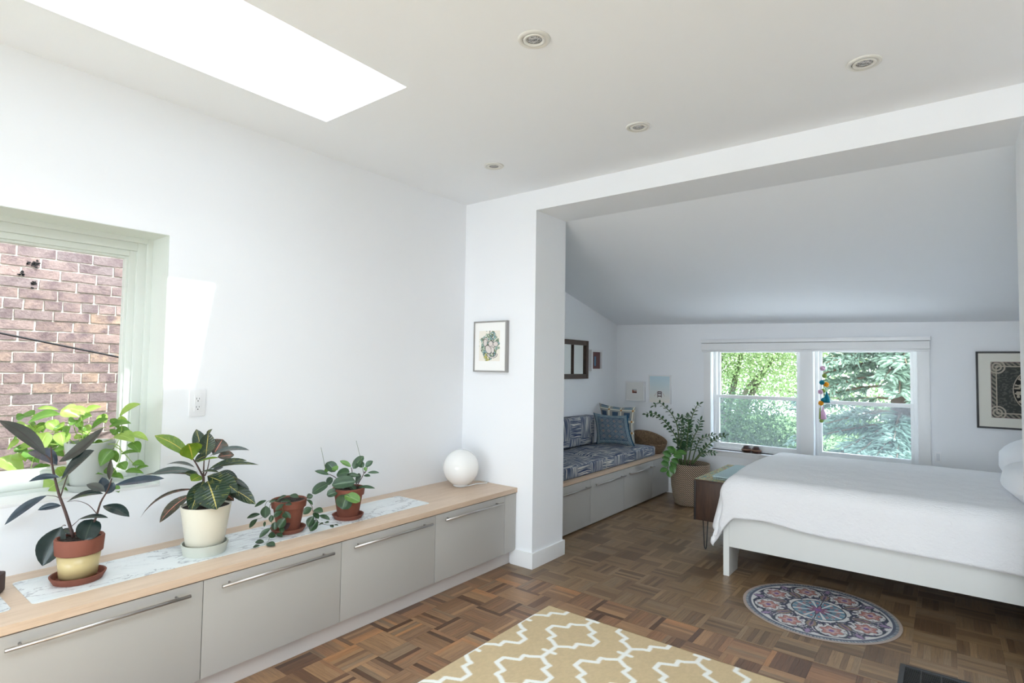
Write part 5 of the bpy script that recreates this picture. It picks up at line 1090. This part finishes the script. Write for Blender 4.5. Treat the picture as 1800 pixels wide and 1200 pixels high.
def medallion():
    nr, nt = 110, 360; R = .435; cx, cy = -.652, 4.012; rr = np.linspace(0.002, 1, nr + 1); tt = np.linspace(0, 2 * PI, nt + 1); RR_, TT = np.meshgrid(rr, tt); r = RR_.ravel(); t = TT.ravel(); x = r * np.cos(t); y = r * np.sin(t)
    WH = (.80, .80, .80); DK = (.27, .30, .36); c = np.tile(np.array([WH]), (len(r), 1)); k8 = 2 * PI / 8
    def loc(off, rad):
        a = (t - off + k8 / 2) % k8 - k8 / 2; return r * np.cos(a) - rad, r * np.sin(a)
    # vines and small leaves
    for off, rad, amp in ((0, .62, .2), (k8 / 2, .66, .22)):
        X, Y = loc(off, rad)
        for s in (-1, 1):
            q = np.abs(np.hypot(X + .02, Y - s * .02) - amp); c = over(c, (q < .013) * (r > .36) * (r < .86), DK)
    n = np.sin(t * 24) * np.sin(r * 42 + 3 * np.sin(t * 8)); c = over(c, (n > .8) * (r > .38) * (r < .86), DK); n = np.sin(t * 40 + r * 30) * np.sin(r * 60); c = over(c, (n > .72) * (r > .4) * (r < .84), (.52, .44, .58))
    # flowers
    X, Y = loc(k8 / 2, .66); a = np.arctan2(Y, X); q = np.hypot(X, Y); pe = .118 + .022 * np.cos(a * 6)
    c = over(c, q < pe + .04, WH); c = over(c, q < pe + .012, DK); c = over(c, q < pe, (.70, .50, .48)); c = over(c, q < .07 + .02 * np.cos(a * 6), (.74, .66, .66)); c = over(c, q < .035, (.50, .40, .60))
    # leaves between
    X, Y = loc(0, .52); w_ = .062 * np.clip(1 - ((X) / .13) ** 2, 0, 1) * (1 + .35 * X / .13); c = over(c, np.abs(Y) < w_ + .014, DK); c = over(c, np.abs(Y) < w_, (.56, .50, .44)); c = over(c, np.abs(Y) < w_ * .35, (.60, .48, .60))
    X, Y = loc(0, .80); w_ = .05 * np.clip(1 - (X / .08) ** 2, 0, 1); c = over(c, np.abs(Y) < w_ + .01, (.35, .35, .42)); c = over(c, np.abs(Y) < w_ * .6, (.60, .52, .66))
    # centre
    c = over(c, r < .36, WH); c = over(c, (np.abs(r - .345) < .008), DK); 
    a = (t + k8 / 2) % k8 - k8 / 2; c = over(c, (r < .33) * (r > .10) * (np.abs(np.abs(a) - k8 / 4) < .13), (.42, .56, .64)); c = over(c, (r < .33) * (r > .08) * (np.abs(a) < .06 * (1 - r / .36) + .02), DK); c = over(c, (np.abs(r - .25) < .03) * (np.abs(np.abs(a) - k8 / 4) < .06), (.72, .48, .48))
    st_ = .13 + .05 * np.cos(t * 8); c = over(c, r < st_, DK); c = over(c, r < st_ - .03, (.58, .40, .50)); c = over(c, r < .04, (.5, .38, .6))
    # borders
    c = over(c, r > .885, (.36, .39, .46)); c = over(c, (r > .925) * (np.sin(t * 150) > 0) * (r < .955), (.62, .66, .68)); c = over(c, r > .962, (.66, .60, .57)); c = over(c, (np.abs(r - .885) < .006), WH)
    P = np.stack([cx + R * x, cy + R * y, np.full(len(r), .004)], 1); c = np.where(c <= .04045, c / 12.92, ((c + .055) / 1.055) ** 2.4)
    i = (np.arange(nt)[:, None] * (nr + 1) + np.arange(nr)[None]).ravel(); q = np.stack([i, i + 1, i + nr + 2, i + nr + 1], 1)
    o = fast_mesh('round_mat', P, q, MATM, c, loc=(cx, cy, 0)); m_ = o.modifiers.new('thickness', 'SOLIDIFY'); m_.thickness = .0025; m_.offset = -1
    return tag(o, 'round floral medallion mat on the parquet in front of the bed', 'mat')
medallion()
vg = thing('floor_register', (.0, 3.41, 0), 'black metal floor air register near the bottom right corner', 'vent')
vx0, vx1, vy0, vy1 = -.206, .16, 3.255, 3.560; f = MB(); q = .022
for a, c in (((vx0, vy0, .0005), (vx0 + q, vy1, .008)), ((vx1 - q, vy0, .0005), (vx1, vy1, .008)), ((vx0 + q, vy0, .0005), (vx1 - q, vy0 + q, .008)), ((vx0 + q, vy1 - q, .0005), (vx1 - q, vy1, .008))): f.box(a, c)
f.build('frame', plain('dark_grey_metal', rgb(52, 54, 58), .5), vg, bevel=.002)
MB().box((vx0 + q, vy0 + q, .0005), (vx1 - q, vy1 - q, .0015)).build('backing', BLACK, vg)
for i in range(18):
    y = vy0 + q + .006 + i * (vy1 - vy0 - 2 * q - .006) / 18; MB().box((vx0 + q, y, .0015), (vx1 - q, y + .006, .0055)).build('slat', BLACK, vg)
for x in (vx0 + .085, vx0 + .165, vx0 + .245): MB().box((x, vy0 + q, .002), (x + .006, vy1 - q, .007)).build('divider', BLACK, vg)

# ================================================================= CEILING LIGHTS
LENS = M('ribbed_lamp_glass', rgb(150, 152, 154), .15); LENS.b.inputs['Metallic'].default_value = .4; w_ = LENS.t.nodes.new('ShaderNodeTexVoronoi'); w_.inputs['Scale'].default_value = 110; LENS.l(LENS.coord('Object'), w_.inputs[0]); LENS.bump(w_.outputs['Distance'], .8, .01); LENS.color(LENS.ramp(w_.outputs['Distance'], [(.2, rgb(110, 112, 116)), (.7, rgb(205, 206, 208))])); LENS = LENS.m
LR = plain('lamp_ring_enamel', rgb(222, 222, 218), .4, var=.01)
RZ = plain('lamp_gap', rgb(70, 68, 66), .7)
for (x, y, lab) in ((-1.318, 1.822, 'recessed ceiling spotlight nearest the skylight, the largest in view'), (-.262, 2.815, 'recessed ceiling spotlight farthest right on the grey ceiling'), (-1.336, 2.848, 'recessed ceiling spotlight in the middle, nearest the beam'), (-2.386, 2.856, 'recessed ceiling spotlight farthest left near the wall corner')):
    t = thing('ceiling_spotlight', (x, y, ZC), lab, 'ceiling light', 'recessed ceiling spotlights')
    MB().lathe([(.047, -.0005), (.047, -.006), (.062, -.006), (.067, -.003), (.068, 0)], (x, y, ZC), 40).build('outer_ring', LR, t, smooth=True)
    MB().lathe([(.0462, -.0005), (.0462, -.0025), (.0475, -.0025), (.0475, -.0005)], (x, y, ZC), 40).build('gap', RZ, t)
    MB().lathe([(.032, -.002), (.034, -.007), (.043, -.009), (.046, -.006), (.0465, -.001)], (x + .002, y, ZC), 40).build('gimbal_ring', LR, t, smooth=True)
    MB().lathe([(.0335, -.0022), (.030, -.004), (.018, -.0065), (.0001, -.0075)], (x + .002, y, ZC), 32).build('bulb', LENS, t, smooth=True)

# ================================================================= TREES OUTSIDE
def spruce(cx, cy, zb, zt, R, seed, label, npw=11):
    r = np.random.default_rng(seed); t = thing('spruce_tree', (cx, cy, zb), label, 'tree')
    MB().tube([(cx, cy, zb), (cx, cy, zb + (zt - zb) * .5), (cx, cy, zt)], [.22, .13, .03], 10).build('trunk', plain('spruce_bark', rgb(96, 80, 70), .9), t)
    V = []; Q = []; Cc = []; br = MB(); z_ = zb + .8
    while z_ < zt - .3:
        f = (zt - z_) / (zt - zb); L0 = R * f ** .8; n = npw
        for k in range(n):
            a = r.uniform(0, 2 * PI); L = L0 * r.uniform(.75, 1.12); 
            if math.sin(a) > .35: continue    # keep the crown's far side thin: it is never seen and only costs time
            pts = []
            for s in np.linspace(0, 1, 6): pts.append((cx + math.cos(a) * L * s, cy + math.sin(a) * L * s, z_ + .12 * L * s - .42 * L * s * s + (.14 * L * s ** 4)))
            br.tube(pts, [.022, .02, .017, .013, .009, .005], 5)
            m = int(52 * L / R) + 12
            for i in range(m):
                s = r.uniform(.12, 1.0) ** .8; q = s * 5; i0 = min(4, int(q)); fr = q - i0; p = np.array(pts[i0]) * (1 - fr) + np.array(pts[i0 + 1]) * fr
                sidea = a + r.choice([-1, 1]) * r.uniform(.5, 1.2); d = np.array([math.cos(sidea), math.sin(sidea), r.uniform(-.55, .1)]); d /= np.linalg.norm(d); ll = r.uniform(.13, .25) * (1.15 - .5 * s); w = r.uniform(.014, .024)
                for sub in range(3):
                    dd = d + r.normal(0, .28, 3) + np.array([0, 0, -.12 * sub]); dd /= np.linalg.norm(dd); b0 = p + d * ll * .3 * sub; e = np.cross(dd, [0, 0, 1.0]); e /= (np.linalg.norm(e) + 1e-6); u_ = np.cross(e, dd)
                    k0 = len(V); c_ = b0 + dd * ll * .45
                    V += [b0, c_ + e * w, c_ + u_ * w, c_ - e * w, c_ - u_ * w, b0 + dd * ll]; tone = r.uniform(.7, 1.2); Cc += [tone * .75] * 1 + [tone] * 4 + [tone * 1.25]
                    for x in range(4): y2 = (x + 1) % 4; Q.append((k0, k0 + 1 + x, k0 + 1 + y2)); Q.append((k0 + 5, k0 + 1 + y2, k0 + 1 + x))
        z_ += r.uniform(.15, .22)
    br.build('branch', plain('spruce_twig', rgb(120, 104, 86), .9), t)['kind'] = 'stuff'
    base = np.array(rgb(128, 152, 134)); C3 = np.array(Cc)[:, None] * base[None]
    m = M('blue_spruce_needles', rough=.8, spec=.2); m.color(m.attr('Col').outputs['Color'])
    stuff(fast_mesh('foliage', np.array(V), np.array(Q), m.m, C3, parent=t))
spruce(-.55, 10.6, -3.0, 6.5, 2.4, 1, 'blue-green spruce close outside the right half of the back window')
def tree(cx, cy, zb, blobs, seed, label, colA, colB, n=9000, ls=.11):
    r = np.random.default_rng(seed); t = thing('leafy_tree', (cx, cy, zb), label, 'tree'); mb = MB(); mb.tube([(cx, cy, zb), (cx + .1, cy, zb + 2), (cx - .1, cy, zb + 4.5)], [.2, .15, .08], 8)
    for b in blobs: mb.tube([(cx, cy, zb + 2.2), ((cx + b[0]) / 2, (cy + b[1]) / 2, (zb + 2.5 + b[2]) / 2 + .3), b[:3]], [.1, .06, .02], 6)
    mb.build('trunk', plain('grey_bark', rgb(110, 104, 98), .9), t)
    tot = sum(b[3] ** 2 for b in blobs); V = []; C = []
    for b in blobs:
        m = int(n * b[3] ** 2 / tot); d = r.normal(size=(m, 3)); d /= np.linalg.norm(d, axis=1)[:, None]; rad = b[3] * (r.random(m) ** .45)[:, None] * (1 + .25 * r.random(m))[:, None]; P = np.array(b[:3])[None] + d * rad * np.array([1, .8, .85])[None]
        e = r.normal(size=(m, 3)); e /= np.linalg.norm(e, axis=1)[:, None]; g = r.normal(size=(m, 3)); g = np.cross(e, g); g /= np.linalg.norm(g, axis=1)[:, None]; s = ls * (r.uniform(.6, 1.2, m))[:, None]
        V.append(np.stack([P - e * s, P + g * s * .6, P + e * s, P - g * s * .6], 1)); tt = r.random(m)[:, None]; c = np.array(colA)[None] * (1 - tt) + np.array(colB)[None] * tt; C.append(np.repeat(c[:, None], 4, 1))
    V = np.concatenate(V).reshape(-1, 3); C = np.concatenate(C).reshape(-1, 3); q = np.arange(len(V)).reshape(-1, 4)
    m = M('leaf_foliage', rough=.6, spec=.3); a = m.attr('Col').outputs['Color']; m.color(a); tb = m.t.nodes.new('ShaderNodeBsdfTranslucent'); m.l(a, tb.inputs[0]); mx = m.t.nodes.new('ShaderNodeMixShader'); mx.inputs[0].default_value = .45; m.l(m.b.outputs[0], mx.inputs[1]); m.l(tb.outputs[0], mx.inputs[2]); m.l(mx.outputs[0], m.t.nodes['Material Output'].inputs[0])
    stuff(fast_mesh('foliage', V, q, m.m, C, parent=t))
tree(-4.6, 14.5, -3, [(-5.6, 14.6, 1.6, 1.3), (-4.4, 14.2, 2.6, 1.5), (-3.2, 14.6, 1.9, 1.2), (-3.6, 15, 3.6, 1.4), (-5.8, 15, 3.4, 1.4), (-2.4, 15, 3.0, 1.2)], 2, 'tall pale green leafy tree outside the left half of the back window', rgb(140, 162, 122), rgb(192, 206, 160), 60000, .038)
tree(-3.6, 11.6, -3, [(-3.5, 11.6, .2, 1.0), (-2.7, 11.8, -.3, .9), (-4.3, 11.8, -.5, 1.0), (-3.2, 11.4, -1.2, 1.2)], 3, 'low dark green bush outside the left half of the back window', rgb(64, 90, 70), rgb(108, 134, 92), 42000, .034)
tree(1.5, 21, -3, [(0, 21, 1, 2.6), (2.2, 21, 2, 2.8), (-1.6, 21, 3.4, 2.2), (-1.2, 21, .2, 2.2), (-4, 21.5, .5, 2.6), (-6.5, 21.5, 1, 2.6), (.5, 21, 5, 2.4)], 5, 'distant green trees far beyond the back window', rgb(118, 142, 110), rgb(164, 184, 138), 36000, .06)

for o in list(bpy.data.objects):
    if '_o' in o: del o['_o']
